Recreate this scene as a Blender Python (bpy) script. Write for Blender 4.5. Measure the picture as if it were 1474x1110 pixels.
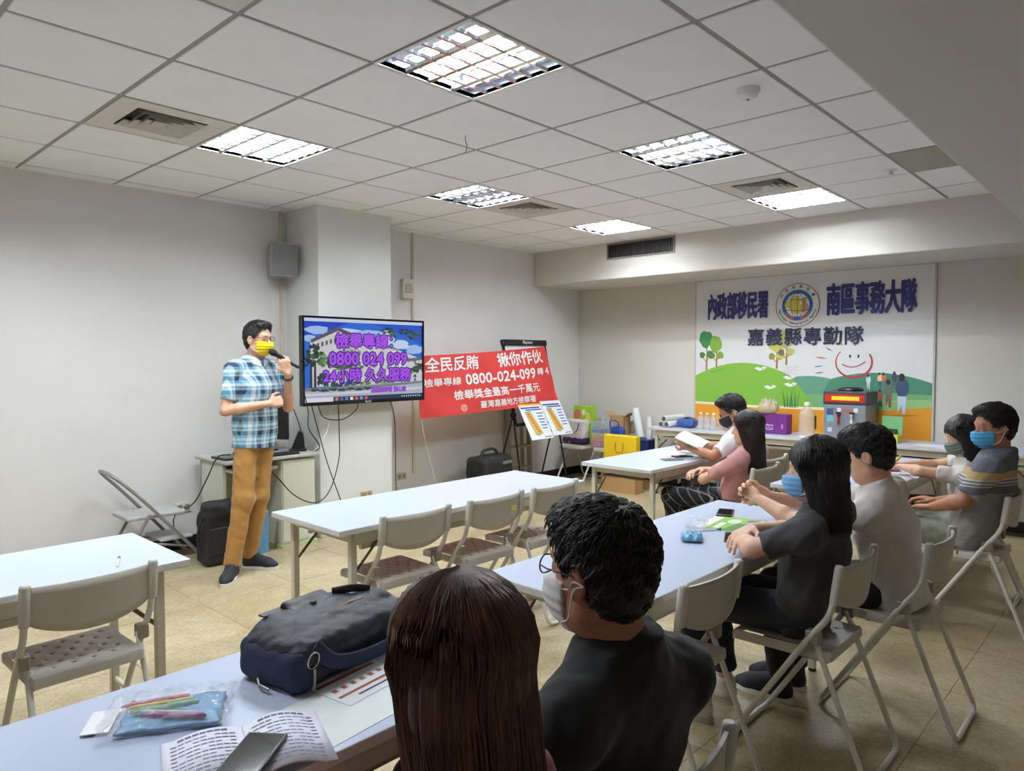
import bpy, bmesh, math, random
import numpy as np
from mathutils import Vector, Matrix

for _o in list(bpy.data.objects):
    bpy.data.objects.remove(_o)
scene = bpy.context.scene
COL = scene.collection
random.seed(7)
rng = np.random.default_rng(7)
PI = math.pi

# ------------------------------------------------------------------ camera
CAM = Vector((-0.680, -3.161, 1.51))
CEIL = 2.773            # underside of the suspended ceiling
cam_data = bpy.data.cameras.new('camera')
cam_data.sensor_fit = 'HORIZONTAL'
cam_data.sensor_width = 36.0
cam_data.lens = 36.0 * 1029.0 / 1474.0
cam_data.clip_start = 0.05
camera = bpy.data.objects.new('camera', cam_data)
COL.objects.link(camera)
camera.location = CAM
_yaw, _pitch = math.radians(42.887), math.radians(-2.23)
_fw = Vector((math.cos(_yaw) * math.cos(_pitch), math.sin(_yaw) * math.cos(_pitch), math.sin(_pitch)))
camera.rotation_euler = _fw.to_track_quat('-Z', 'Y').to_euler()
scene.camera = camera

# ------------------------------------------------------------------ world and exposure (closed room, lit by its lamps)
world = bpy.data.worlds.new('room_world')
scene.world = world
world.use_nodes = True
world.node_tree.nodes['Background'].inputs[0].default_value = (0.8, 0.85, 0.9, 1)
world.node_tree.nodes['Background'].inputs[1].default_value = 0.05
scene.view_settings.view_transform = 'Standard'
scene.view_settings.look = 'None'
scene.view_settings.exposure = 0.0
scene.view_settings.gamma = 1.0
scene.view_settings.use_curve_mapping = False
TUBE_POWER = 232.0

# ------------------------------------------------------------------ colour and materials
def C(r, g, b):
    def f(c):
        c /= 255.0
        return c / 12.92 if c <= 0.04045 else ((c + 0.055) / 1.055) ** 2.4
    return (f(r), f(g), f(b), 1.0)

MATS = {}
def mat(name, col, rough=0.5, metal=0.0, var=0.05, scale=18.0, bump=0.0, bscale=None, alpha=1.0, trans=0.0,
        spec=0.5, coat=0.0, sheen=0.0, emis=None, estr=0.0, stretch=None):
    """procedural material: noise-varied base colour, optional bump"""
    if name in MATS:
        return MATS[name]
    m = bpy.data.materials.new(name)
    m.use_nodes = True
    nt = m.node_tree
    b = nt.nodes['Principled BSDF']
    tc = nt.nodes.new('ShaderNodeTexCoord')
    mp = nt.nodes.new('ShaderNodeMapping')
    nt.links.new(tc.outputs['Object'], mp.inputs['Vector'])
    if stretch:
        mp.inputs['Scale'].default_value = stretch
    n = nt.nodes.new('ShaderNodeTexNoise')
    n.inputs['Scale'].default_value = scale
    n.inputs['Detail'].default_value = 4
    nt.links.new(mp.outputs[0], n.inputs['Vector'])
    mr = nt.nodes.new('ShaderNodeMapRange')
    mr.inputs['From Min'].default_value = 0.25
    mr.inputs['From Max'].default_value = 0.75
    mr.inputs['To Min'].default_value = 1.0 - var
    mr.inputs['To Max'].default_value = 1.0 + var
    nt.links.new(n.outputs['Fac'], mr.inputs['Value'])
    mx = nt.nodes.new('ShaderNodeMix')
    mx.data_type = 'RGBA'
    mx.blend_type = 'MULTIPLY'
    mx.inputs['Factor'].default_value = 1.0
    mx.inputs['A'].default_value = col
    nt.links.new(mr.outputs[0], mx.inputs['B'])
    nt.links.new(mx.outputs['Result'], b.inputs['Base Color'])
    b.inputs['Roughness'].default_value = rough
    b.inputs['Metallic'].default_value = metal
    b.inputs['Specular IOR Level'].default_value = spec
    b.inputs['Coat Weight'].default_value = coat
    b.inputs['Sheen Weight'].default_value = sheen
    b.inputs['Transmission Weight'].default_value = trans
    b.inputs['Alpha'].default_value = alpha
    if emis:
        b.inputs['Emission Color'].default_value = emis
        b.inputs['Emission Strength'].default_value = estr
    if bump:
        n2 = nt.nodes.new('ShaderNodeTexNoise')
        n2.inputs['Scale'].default_value = bscale or scale * 6
        n2.inputs['Detail'].default_value = 3
        nt.links.new(mp.outputs[0], n2.inputs['Vector'])
        bp = nt.nodes.new('ShaderNodeBump')
        bp.inputs['Strength'].default_value = bump
        bp.inputs['Distance'].default_value = 0.004
        nt.links.new(n2.outputs['Fac'], bp.inputs['Height'])
        nt.links.new(bp.outputs[0], b.inputs['Normal'])
    MATS[name] = m
    return m

def attr_mat(name, rough=0.5, emit=0.0, coat=0.0):
    """flat print: colour from the mesh's own colour attribute"""
    if name in MATS:
        return MATS[name]
    m = bpy.data.materials.new(name)
    m.use_nodes = True
    nt = m.node_tree
    b = nt.nodes['Principled BSDF']
    a = nt.nodes.new('ShaderNodeVertexColor')
    a.layer_name = 'Col'
    b.inputs['Roughness'].default_value = rough
    b.inputs['Coat Weight'].default_value = coat
    if emit:
        b.inputs['Base Color'].default_value = (0.01, 0.01, 0.01, 1)
        nt.links.new(a.outputs[0], b.inputs['Emission Color'])
        b.inputs['Emission Strength'].default_value = emit
    else:
        nt.links.new(a.outputs[0], b.inputs['Base Color'])
    MATS[name] = m
    return m

# ------------------------------------------------------------------ object helpers
def link(o, parent=None):
    COL.objects.link(o)
    if parent is not None:
        o.parent = parent
    return o

def tag(o, label=None, cat=None, group=None, kind=None):
    if label: o['label'] = label
    if cat: o['category'] = cat
    if group: o['group'] = group
    if kind: o['kind'] = kind
    return o

def thing(name, label, cat, loc=(0, 0, 0), rz=0.0, group=None):
    o = bpy.data.objects.new(name, None)
    o.empty_display_size = 0.1
    COL.objects.link(o)
    o.location = loc
    o.rotation_euler = (0, 0, rz)
    return tag(o, label, cat, group)

def copy_tree(o, parent=None):
    c = o.copy()
    COL.objects.link(c)
    c.parent = parent
    for ch in o.children:
        copy_tree(ch, c)
    return c

class MB:
    """collects geometry for ONE mesh object"""
    def __init__(self):
        self.v, self.f, self.mi, self.sm, self.col = [], [], [], [], []
    def add(self, verts, faces, m=0, smooth=False, col=None):
        o = len(self.v)
        self.v += [tuple(p) for p in verts]
        for fc in faces:
            self.f.append([i + o for i in fc])
            self.mi.append(m)
            self.sm.append(smooth)
            self.col.append(col or (1, 1, 1, 1))
        return self
    def box(self, a, b, m=0, M=None):
        x0, y0, z0 = a
        x1, y1, z1 = b
        vs = [(x0, y0, z0), (x1, y0, z0), (x1, y1, z0), (x0, y1, z0), (x0, y0, z1), (x1, y0, z1), (x1, y1, z1), (x0, y1, z1)]
        if M is not None:
            vs = [tuple(M @ Vector(p)) for p in vs]
        return self.add(vs, [(0, 3, 2, 1), (4, 5, 6, 7), (0, 1, 5, 4), (1, 2, 6, 5), (2, 3, 7, 6), (3, 0, 4, 7)], m)
    def tube(self, path, r, n=10, m=0, closed=False, cap=True, flat=1.0):
        P = [Vector(p) for p in path]
        k = len(P)
        rs = r if isinstance(r, (list, tuple)) else [r] * k
        T = []
        for i in range(k):
            if closed:
                t = (P[(i + 1) % k] - P[i - 1])
            else:
                t = P[min(i + 1, k - 1)] - P[max(i - 1, 0)]
            T.append(t.normalized() if t.length > 1e-9 else Vector((0, 0, 1)))
        up = Vector((0, 0, 1)) if abs(T[0].z) < 0.9 else Vector((1, 0, 0))
        N = (up - T[0] * up.dot(T[0])).normalized()
        vs = []
        for i in range(k):
            N = (N - T[i] * N.dot(T[i]))
            N = N.normalized() if N.length > 1e-6 else T[i].orthogonal().normalized()
            B = T[i].cross(N)
            for j in range(n):
                a = 2 * PI * j / n
                vs.append(P[i] + (N * math.cos(a) + B * math.sin(a) * flat) * rs[i])
        fs = []
        for i in range(k if closed else k - 1):
            i2 = (i + 1) % k
            for j in range(n):
                j2 = (j + 1) % n
                fs.append((i * n + j, i * n + j2, i2 * n + j2, i2 * n + j))
        self.add(vs, fs, m, True)
        if cap and not closed:
            self.add(vs[:n], [tuple(range(n - 1, -1, -1))], m)
            self.add(vs[-n:], [tuple(range(n))], m)
        return self
    def lathe(self, prof, n=20, c=(0, 0, 0), m=0, M=None, smooth=True):
        vs = []
        for (r, z) in prof:
            for j in range(n):
                a = 2 * PI * j / n
                p = Vector((r * math.cos(a), r * math.sin(a), z))
                if M is not None:
                    p = M @ p
                vs.append(p + Vector(c))
        fs = []
        for i in range(len(prof) - 1):
            for j in range(n):
                j2 = (j + 1) % n
                fs.append((i * n + j, i * n + j2, (i + 1) * n + j2, (i + 1) * n + j))
        self.add(vs, fs, m, smooth)
        self.add(vs[:n], [tuple(range(n - 1, -1, -1))], m)
        self.add(vs[-n:], [tuple(range(n))], m)
        return self
    def prism(self, poly, d0, d1, fn, m=0, smooth=False):
        """poly: 2-D outline; fn(a, b, d) -> 3-D"""
        n = len(poly)
        vs = [fn(a, b, d0) for a, b in poly] + [fn(a, b, d1) for a, b in poly]
        fs = [tuple(range(n - 1, -1, -1)), tuple(range(n, 2 * n))]
        self.add(vs, fs, m)
        self.add(vs, [(i, (i + 1) % n, n + (i + 1) % n, n + i) for i in range(n)], m, smooth)
        return self
    def mesh(self, name, mats, bevel=0.0, seg=1, angle=40, weld=False):
        me = bpy.data.meshes.new(name)
        me.from_pydata(self.v, [], self.f)
        for mm in (mats if isinstance(mats, (list, tuple)) else [mats]):
            me.materials.append(mm)
        me.polygons.foreach_set('material_index', self.mi)
        me.polygons.foreach_set('use_smooth', self.sm)
        if any(c != (1, 1, 1, 1) for c in self.col):
            ca = me.color_attributes.new('Col', 'FLOAT_COLOR', 'CORNER')
            data = []
            for p, c in zip(me.polygons, self.col):
                data += list(c) * p.loop_total
            ca.data.foreach_set('color', data)
        bm = bmesh.new()
        bm.from_mesh(me)
        if weld or bevel:
            bmesh.ops.remove_doubles(bm, verts=bm.verts, dist=1e-5)
        bmesh.ops.recalc_face_normals(bm, faces=bm.faces)
        if bevel:
            es = [e for e in bm.edges if len(e.link_faces) == 2 and e.calc_face_angle(0) > math.radians(angle)]
            bmesh.ops.bevel(bm, geom=es, offset=bevel, segments=seg, profile=0.5, affect='EDGES', clamp_overlap=True)
        bm.to_mesh(me)
        bm.free()
        me.update()
        return me
    def build(self, name, mats, parent=None, loc=None, bevel=0.0, seg=1, weld=False):
        o = bpy.data.objects.new(name, self.mesh(name, mats, bevel, seg, weld=weld))
        link(o, parent)
        if loc is not None:
            o.location = loc
        return o

def bez(pts, n=8):
    """Catmull-Rom through the points"""
    P = [Vector(p) for p in pts]
    P = [P[0] * 2 - P[1]] + P + [P[-1] * 2 - P[-2]]
    out = []
    for i in range(1, len(P) - 2):
        for k in range(n):
            t = k / n
            a, b, c, d = P[i - 1], P[i], P[i + 1], P[i + 2]
            out.append(0.5 * ((2 * b) + (c - a) * t + (2 * a - 5 * b + 4 * c - d) * t * t + (3 * b - a - 3 * c + d) * t ** 3))
    out.append(P[-2])
    return out

def fillet(pts, r, n=6):
    """round the corners of a polyline"""
    P = [Vector(p) for p in pts]
    out = [P[0]]
    for i in range(1, len(P) - 1):
        a = (P[i - 1] - P[i])
        b = (P[i + 1] - P[i])
        rr = min(r, a.length * 0.45, b.length * 0.45)
        p0 = P[i] + a.normalized() * rr
        p1 = P[i] + b.normalized() * rr
        for k in range(n + 1):
            t = k / n
            out.append((1 - t) ** 2 * p0 + 2 * t * (1 - t) * P[i] + t * t * p1)
    out.append(P[-1])
    return out

# ------------------------------------------------------------------ writing and flat print
def text_mesh(s, size=1.0, bold=0.0, spacing=1.0, align='CENTER', xs=1.0):
    c = bpy.data.curves.new('lettering', 'FONT')
    c.body = s
    c.size = size
    c.resolution_u = 2
    c.space_character = spacing
    c.align_x = align
    c.align_y = 'CENTER'
    o = bpy.data.objects.new('lettering', c)
    COL.objects.link(o)
    dg = bpy.context.evaluated_depsgraph_get()
    me = bpy.data.meshes.new_from_object(o.evaluated_get(dg))
    bpy.data.objects.remove(o)
    bpy.data.curves.remove(c)
    if xs != 1.0:
        for v in me.vertices:
            v.co.x *= xs
    if bold > 0:            # heavier strokes: the glyph outlines repeated around themselves
        bm = bmesh.new()
        for k in range(9):
            m2 = me.copy()
            if k:
                t = k * PI / 4
                m2.transform(Matrix.Translation((bold * math.cos(t), bold * math.sin(t), -0.00001 * k)))
            bm.from_mesh(m2)
            bpy.data.meshes.remove(m2)
        bm.to_mesh(me)
        bm.free()
    return me

def frame(origin, right, up):
    """matrix: local x = right, y = up, z = out of the surface"""
    r = Vector(right).normalized()
    u = Vector(up)
    u = (u - r * u.dot(r)).normalized()
    n = r.cross(u)
    M = Matrix.Identity(4)
    for i in range(3):
        M[i][0], M[i][1], M[i][2], M[i][3] = r[i], u[i], n[i], origin[i]
    return M

def lettering(name, s, M, size, material, parent=None, bold=0.0, spacing=1.0, xs=1.0, align='CENTER'):
    me = text_mesh(s, size, bold, spacing, align, xs)
    me.materials.clear()
    me.materials.append(material)
    o = bpy.data.objects.new(name, me)
    link(o, parent)
    o.matrix_local = M
    return o

class Art:
    """coloured flat shapes in a (u, v) frame, stacked in thin layers"""
    def __init__(self, step=0.00005):
        self.mb = MB()
        self.k = 0
        self.step = step
    def poly(self, col, pts):
        self.k += 1
        z = self.step * self.k
        self.mb.add([(a, b, z) for a, b in pts], [tuple(range(len(pts)))], 0, False, col)
        return self
    def ell(self, col, cx, cy, rx, ry, n=20, rot=0.0):
        ca, sa = math.cos(rot), math.sin(rot)
        return self.poly(col, [(cx + rx * math.cos(t) * ca - ry * math.sin(t) * sa, cy + rx * math.cos(t) * sa + ry * math.sin(t) * ca)
                               for t in [2 * PI * i / n for i in range(n)]])
    def rect(self, col, x0, y0, x1, y1):
        return self.poly(col, [(x0, y0), (x1, y0), (x1, y1), (x0, y1)])
    def stroke(self, col, pts, w):
        P = [Vector((a, b)) for a, b in pts]
        L, R = [], []
        for i in range(len(P)):
            t = P[min(i + 1, len(P) - 1)] - P[max(i - 1, 0)]
            t = t.normalized() if t.length > 0 else Vector((1, 0))
            n = Vector((-t.y, t.x))
            ww = (w[i] if isinstance(w, (list, tuple)) else w) * 0.5
            L.append(P[i] + n * ww)
            R.append(P[i] - n * ww)
        self.k += 1
        z = self.step * self.k
        vs = [(p.x, p.y, z) for p in L] + [(p.x, p.y, z) for p in R]
        n = len(P)
        self.mb.add(vs, [(i, i + 1, n + i + 1, n + i) for i in range(n - 1)], 0, False, col)
        return self
    def blob(self, col, cx, cy, rx, ry, amp=0.12, n=22, seed=1):
        r = random.Random(seed)
        ph = [r.uniform(0, 6.28) for _ in range(4)]
        pts = []
        for i in range(n):
            t = 2 * PI * i / n
            k = 1 + amp * (math.sin(3 * t + ph[0]) * 0.5 + math.sin(5 * t + ph[1]) * 0.4 + math.sin(8 * t + ph[2]) * 0.3)
            pts.append((cx + rx * k * math.cos(t), cy + ry * k * math.sin(t)))
        return self.poly(col, pts)
    def build(self, name, material, M, parent=None):
        me = bpy.data.meshes.new(name)
        me.from_pydata(self.mb.v, [], self.mb.f)
        me.materials.append(material)
        ca = me.color_attributes.new('Col', 'FLOAT_COLOR', 'CORNER')
        data = []
        for p, c in zip(me.polygons, self.mb.col):
            data += list(c) * p.loop_total
        ca.data.foreach_set('color', data)
        o = bpy.data.objects.new(name, me)
        link(o, parent)
        o.matrix_local = M
        return o
# ================================================================== the room
M_wall = mat('wall_paint', C(230, 227, 225), 0.7, var=0.02, scale=3.0, bump=0.05, bscale=120)
M_pillar = mat('pillar_paint', C(226, 227, 223), 0.6, var=0.02, scale=3.0, bump=0.05, bscale=120)
M_back = mat('back_wall_paint', C(212, 207, 197), 0.7, var=0.02, scale=3.0)
M_tile = mat('ceiling_tile_board', C(247, 247, 247), 0.85, var=0.02, scale=5.0, bump=0.15, bscale=260)
M_tbar = mat('ceiling_grid_metal', C(150, 148, 144), 0.5, var=0.03)
M_soffit = mat('soffit_paint', C(214, 210, 206), 0.8, var=0.02, scale=3.0)
M_black_base = mat('black_skirting', C(30, 29, 30), 0.35, var=0.1)
M_joint = mat('floor_joint', C(96, 80, 56), 0.9)

def struct(o):
    o['kind'] = 'structure'
    return o

X0, X1, Y0, Y1 = -3.2, 6.76, -5.0, 2.56      # room extents
BEAM_X, BEAM_Z, SOF_Y = 5.87, 2.375, -2.414

# terrazzo floor: each tile a piece of its own
def floor_material():
    m = bpy.data.materials.new('terrazzo_floor')
    m.use_nodes = True
    nt = m.node_tree
    b = nt.nodes['Principled BSDF']
    geo = nt.nodes.new('ShaderNodeNewGeometry')
    big = nt.nodes.new('ShaderNodeTexNoise'); big.inputs['Scale'].default_value = 1.1; big.inputs['Detail'].default_value = 6; big.inputs['Roughness'].default_value = 0.65
    fine = nt.nodes.new('ShaderNodeTexVoronoi'); fine.inputs['Scale'].default_value = 95
    mid = nt.nodes.new('ShaderNodeTexNoise'); mid.inputs['Scale'].default_value = 9; mid.inputs['Detail'].default_value = 5
    for t in (big, fine, mid):
        nt.links.new(geo.outputs['Position'], t.inputs['Vector'])
    r1 = nt.nodes.new('ShaderNodeValToRGB')
    r1.color_ramp.elements[0].position = 0.33; r1.color_ramp.elements[0].color = C(146, 124, 84)
    r1.color_ramp.elements[1].position = 0.66; r1.color_ramp.elements[1].color = C(192, 178, 144)
    nt.links.new(big.outputs['Fac'], r1.inputs[0])
    r2 = nt.nodes.new('ShaderNodeValToRGB')
    r2.color_ramp.elements[0].position = 0.3; r2.color_ramp.elements[0].color = C(172, 152, 110)
    r2.color_ramp.elements[1].position = 0.7; r2.color_ramp.elements[1].color = C(202, 191, 162)
    nt.links.new(mid.outputs['Fac'], r2.inputs[0])
    mx = nt.nodes.new('ShaderNodeMix'); mx.data_type = 'RGBA'; mx.inputs['Factor'].default_value = 0.45
    nt.links.new(r1.outputs[0], mx.inputs['A']); nt.links.new(r2.outputs[0], mx.inputs['B'])
    hsv = nt.nodes.new('ShaderNodeMix'); hsv.data_type = 'RGBA'; hsv.blend_type = 'OVERLAY'; hsv.inputs['Factor'].default_value = 0.2
    nt.links.new(mx.outputs['Result'], hsv.inputs['A'])
    nt.links.new(fine.outputs['Color'], hsv.inputs['B'])
    bw = nt.nodes.new('ShaderNodeRGBToBW'); nt.links.new(fine.outputs['Color'], bw.inputs[0])
    nt.links.new(bw.outputs[0], hsv.inputs['B'])
    nt.links.new(hsv.outputs['Result'], b.inputs['Base Color'])
    rr = nt.nodes.new('ShaderNodeMapRange'); rr.inputs['To Min'].default_value = 0.28; rr.inputs['To Max'].default_value = 0.5
    nt.links.new(mid.outputs['Fac'], rr.inputs['Value']); nt.links.new(rr.outputs[0], b.inputs['Roughness'])
    return m
M_floor = floor_material()
floor = MB().box((X0, Y0, -0.1), (X1, Y1, -0.004)).build('floor', M_joint)
struct(floor); floor['label'] = 'worn beige terrazzo tile floor with thin joints'
_tile_me = MB().box((0.0012, 0.0012, -0.004), (0.5988, 0.5988, 0.0)).mesh('floor_tile', M_floor)
_k = 0
for i in range(-5, 12):
    for j in range(-8, 5):
        x, y = i * 0.6, -0.05 + j * 0.6
        if x + 0.6 > X1 + 0.2 or y + 0.6 > Y1 + 0.25 or y < Y0:
            continue
        o = bpy.data.objects.new('floor_tile', _tile_me)
        link(o, floor); o.location = (x, y, 0)
# ceiling with lay-in tiles
ceiling = MB().box((X0, Y0, CEIL + 0.13), (X1, Y1, CEIL + 0.19)).build('ceiling', M_tbar)
struct(ceiling); ceiling['label'] = 'white suspended ceiling of square lay-in tiles in a metal grid'
LIGHTS = {(2, 1): (1, 1, 1, 1), (2, -2): (0, 1, 1, 0), (5, -2): (0, 1, 1, 0), (5, 1): (1, 0, 0, 1), (8, 1): (1, 1, 1, 1), (8, -2): (1, 1, 1, 1),
          (-1, 1): (1, 1, 1, 1), (-1, -2): (0, 1, 1, 0)}
VENTS = [(1, 1), (6, 1), (7, -2), (0, -2)]
GREY = (7, -4)
_ct = MB().box((0.011, 0.011, 0.0), (0.589, 0.589, 0.014)).mesh('ceiling_tile', M_tile, bevel=0.003)
for i in range(-5, 10):
    for j in range(-4, 5):
        if (i, j) in LIGHTS or (i, j) in VENTS or (i, j) == GREY:
            continue
        x, y = i * 0.6, j * 0.6
        if x > BEAM_X or y > Y1:
            continue
        if y + 0.6 > Y1 + 0.02 or x + 0.6 > BEAM_X + 0.02:      # cut tiles along the wall and the beam
            me = MB().box((0.011, 0.011, 0.0), (min(0.589, BEAM_X - x), min(0.589, Y1 - y), 0.014)).mesh('ceiling_tile', M_tile)
        else:
            me = _ct
        o = bpy.data.objects.new('ceiling_tile', me)
        link(o, ceiling); o.location = (x, y, CEIL)
_bx = MB().box((X0, -0.011, 0.006), (BEAM_X, 0.011, 0.03)).mesh('grid_bar', M_tbar)
_by = MB().box((-0.011, -2.6, 0.0045), (0.011, Y1, 0.03)).mesh('grid_bar', M_tbar)
for j in range(-4, 5):
    o = bpy.data.objects.new('grid_bar', _bx); link(o, ceiling); o.location = (0, j * 0.6, CEIL)
for i in range(-5, 10):
    o = bpy.data.objects.new('grid_bar', _by); link(o, ceiling); o.location = (i * 0.6, 0, CEIL)
grey_tile = MB().box((0.011, 0.011, 0.0), (0.589, 0.589, 0.014)).build('return_air_panel', mat('grey_panel', C(170, 166, 152), 0.8, var=0.06, scale=60), None, (GREY[0] * 0.6, GREY[1] * 0.6, CEIL), bevel=0.003)
tag(grey_tile, 'plain grey square ceiling panel beside the lowered soffit', 'panel')

w = struct(MB().box((X0, Y1, 0), (X1 + 0.1, Y1 + 0.1, 3.0)).build('wall_left', M_wall)); w['label'] = 'off-white painted wall behind the speaker'
w = struct(MB().box((X1, Y0, 0), (X1 + 0.1, Y1, 3.0)).build('wall_back', M_back)); w['label'] = 'cream painted end wall with the printed mural'
w = struct(MB().box((X0, Y0 - 0.1, 0), (X1 + 0.1, Y0, 3.0)).build('wall_right', M_back)); w['label'] = 'cream painted side wall'
w = struct(MB().box((X0 - 0.1, Y0 - 0.1, 0), (X0, Y1 + 0.1, 3.0)).build('wall_rear', M_back)); w['label'] = 'cream painted rear wall'
w = struct(MB().box((2.58, 2.05, 0), (3.33, Y1, CEIL + 0.03)).build('wall_pillar', M_pillar, bevel=0.006)); w['label'] = 'square white pillar carrying the television'
w = struct(MB().box((BEAM_X, Y0, BEAM_Z), (X1, Y1, CEIL + 0.05)).build('wall_beam', M_back, bevel=0.012, seg=2)); w['label'] = 'deep cream beam above the mural wall'
w = struct(MB().box((X0, Y0, BEAM_Z), (BEAM_X + 0.02, SOF_Y, CEIL + 0.05)).build('ceiling_soffit', M_soffit, bevel=0.012, seg=2)); w['label'] = 'lowered flat soffit along the right side'
struct(MB().box((X0, Y1 - 0.012, 0), (2.58, Y1, 0.10)).build('baseboard_left', M_black_base))
struct(MB().box((3.33, Y1 - 0.012, 0), (X1, Y1, 0.10)).build('baseboard_left', M_black_base))
struct(MB().box((X1 - 0.012, Y0, 0), (X1, Y1, 0.10)).build('baseboard_back', M_black_base))

# ------------------------------------------------------------------ ceiling lamps
M_alu = mat('mirror_aluminium', C(214, 216, 220), 0.12, 0.95, var=0.02)
M_white_metal = mat('white_lamp_metal', C(232, 232, 230), 0.4, var=0.02)
M_tube_on = mat('lit_fluorescent_tube', C(255, 255, 255), 0.4, emis=(0.87, 0.945, 1.0, 1), estr=TUBE_POWER)
M_tube_off = mat('unlit_fluorescent_tube', C(226, 228, 228), 0.25)

def troffer_meshes():
    d = {}
    mb = MB()
    for (a, b) in [((0, 0), (.6, .018)), ((0, .582), (.6, .6)), ((0, .018), (.018, .582)), ((.582, .018), (.6, .582))]:
        mb.box((a[0], a[1], -0.003), (b[0], b[1], 0.02))
    d['rim'] = mb.mesh('rim', M_white_metal, bevel=0.002)
    mb = MB()
    mb.box((.018, .018, 0.056), (.582, .582, 0.06))
    for (a, b) in [((.014, .014), (.018, .586)), ((.582, .014), (.586, .586)), ((.018, .014), (.582, .018)), ((.018, .582), (.582, .586))]:
        mb.box((a[0], a[1], 0.0), (b[0], b[1], 0.06))
    d['housing'] = mb.mesh('housing', M_alu)
    mb = MB(); mb.tube([(0, .03, 0), (0, .57, 0)], 0.0135, 12)
    d['on'] = mb.mesh('fluorescent_tube', M_tube_on)
    me = d['on'].copy(); me.materials.clear(); me.materials.append(M_tube_off); d['off'] = me
    # long louvre vane: V profile along y ; cross vane along x
    mb = MB()
    mb.prism([(-0.012, 0.0), (-0.002, 0.024), (0.002, 0.024), (0.012, 0.0), (0.0, 0.006)], .018, .582, lambda a, b, t: (a, t, b))
    d['vane'] = mb.mesh('louver_vane', M_alu)
    mb = MB()
    mb.prism([(-0.007, 0.0), (-0.0015, 0.018), (0.0015, 0.018), (0.007, 0.0)], .018, .582, lambda a, b, t: (t, a, b))
    d['cross'] = mb.mesh('cross_vane', M_alu)
    return d
TM = troffer_meshes()
_where = {(2, 1): 'lit in all four rows, next to the left ceiling air diffuser', (2, -2): 'largest in view, with only its two middle tubes lit',
          (5, -2): 'with two middle tubes lit, between smoke detector and far diffuser', (5, 1): 'with its two outer tubes lit and a dark middle',
          (8, 1): 'fully lit, nearest the black beam grille', (8, -2): 'fully lit, beside the far right air diffuser',
          (-1, 1): 'fully lit, out past the left table', (-1, -2): 'half lit, above the nearest table'}
for (i, j), lit in LIGHTS.items():
    t = thing('ceiling_light', 'square louvred ceiling light ' + _where[(i, j)], 'ceiling light', (i * .6, j * .6, CEIL), 0, 'recessed ceiling lights')
    for k in ('rim', 'housing'):
        link(bpy.data.objects.new(k, TM[k]), t)
    for k in range(4):
        o = link(bpy.data.objects.new('fluorescent_tube', TM['on' if lit[k] else 'off']), t)
        o.location = (0.0885 + k * 0.141, 0, 0.037)
    for k in range(3):
        o = link(bpy.data.objects.new('louver_vane', TM['vane']), t); o.location = (0.159 + k * 0.141, 0, -0.002)
    for k in range(5):
        o = link(bpy.data.objects.new('cross_vane', TM['cross']), t); o.location = (0, 0.11 + k * 0.095, -0.001)

# ------------------------------------------------------------------ air diffusers
M_dif = mat('diffuser_white', C(216, 212, 204), 0.5, var=0.03)
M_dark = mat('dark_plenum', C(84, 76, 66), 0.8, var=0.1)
def diffuser_meshes():
    pan = MB()
    for (a, b) in [((.011, .011), (.589, .12)), ((.011, .48), (.589, .589)), ((.011, .12), (.12, .48)), ((.48, .12), (.589, .48))]:
        pan.box((a[0], a[1], 0), (b[0], b[1], .014))
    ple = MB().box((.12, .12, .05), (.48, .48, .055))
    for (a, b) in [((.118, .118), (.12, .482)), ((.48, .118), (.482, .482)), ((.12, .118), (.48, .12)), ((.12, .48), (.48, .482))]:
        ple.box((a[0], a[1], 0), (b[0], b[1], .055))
    rings = []
    for k in range(4):
        o, i = 0.172 - k * 0.042, 0.172 - k * 0.042 - 0.026
        mb = MB()
        vs = [(.3 + sx * o, .3 + sy * o, -0.006) for sx, sy in ((-1, -1), (1, -1), (1, 1), (-1, 1))] + \
             [(.3 + sx * i, .3 + sy * i, 0.026) for sx, sy in ((-1, -1), (1, -1), (1, 1), (-1, 1))]
        vs2 = [(x, y, z + 0.0025) for x, y, z in vs]
        q = [(a, (a + 1) % 4, 4 + (a + 1) % 4, 4 + a) for a in range(4)]
        mb.add(vs, q); mb.add(vs2, [tuple(reversed(f)) for f in q])
        rings.append(mb.mesh('louver', M_dif))
    return pan.mesh('panel', M_dif), ple.mesh('plenum', M_dark), rings
DP, DL, DR = diffuser_meshes()
_vl = {(1, 1): 'beside the left ceiling light', (6, 1): 'in the middle distance before the pillar', (7, -2): 'beside the far right ceiling light', (0, -2): 'at the top edge above the near table'}
for (i, j) in VENTS:
    t = thing('air_diffuser', 'square beige louvred ceiling air diffuser ' + _vl[(i, j)], 'air vent', (i * .6, j * .6, CEIL), 0, 'ceiling air diffusers')
    link(bpy.data.objects.new('panel', DP), t); link(bpy.data.objects.new('plenum', DL), t)
    for r in DR:
        link(bpy.data.objects.new('louver', r), t)
# black grille in the beam
t = thing('air_grille', 'long black slatted air grille in the face of the beam', 'air vent', (BEAM_X, 1.06, 2.675))
M_gr = mat('black_grille', C(46, 42, 40), 0.5)
mb = MB()
for a, b in [((-.42, -.085), (.42, -.07)), ((-.42, .07), (.42, .085)), ((-.42, -.07), (-.405, .07)), ((.405, -.07), (.42, .07))]:
    mb.box((-0.014, a[0], a[1]), (0.0, b[0], b[1]))
mb.build('frame', mat('grille_frame', C(120, 112, 104), 0.5), t)
MB().box((-0.002, -.405, -.07), (0, .405, .07)).build('backing', mat('grille_dark', C(18, 17, 17), 0.8), t)
_s = MB().box((-0.012, -.004, -.07), (-0.003, .004, .07)).mesh('slat', M_gr)
for k in range(27):
    o = link(bpy.data.objects.new('slat', _s), t); o.location = (0, -.39 + k * 0.03, 0)
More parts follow.
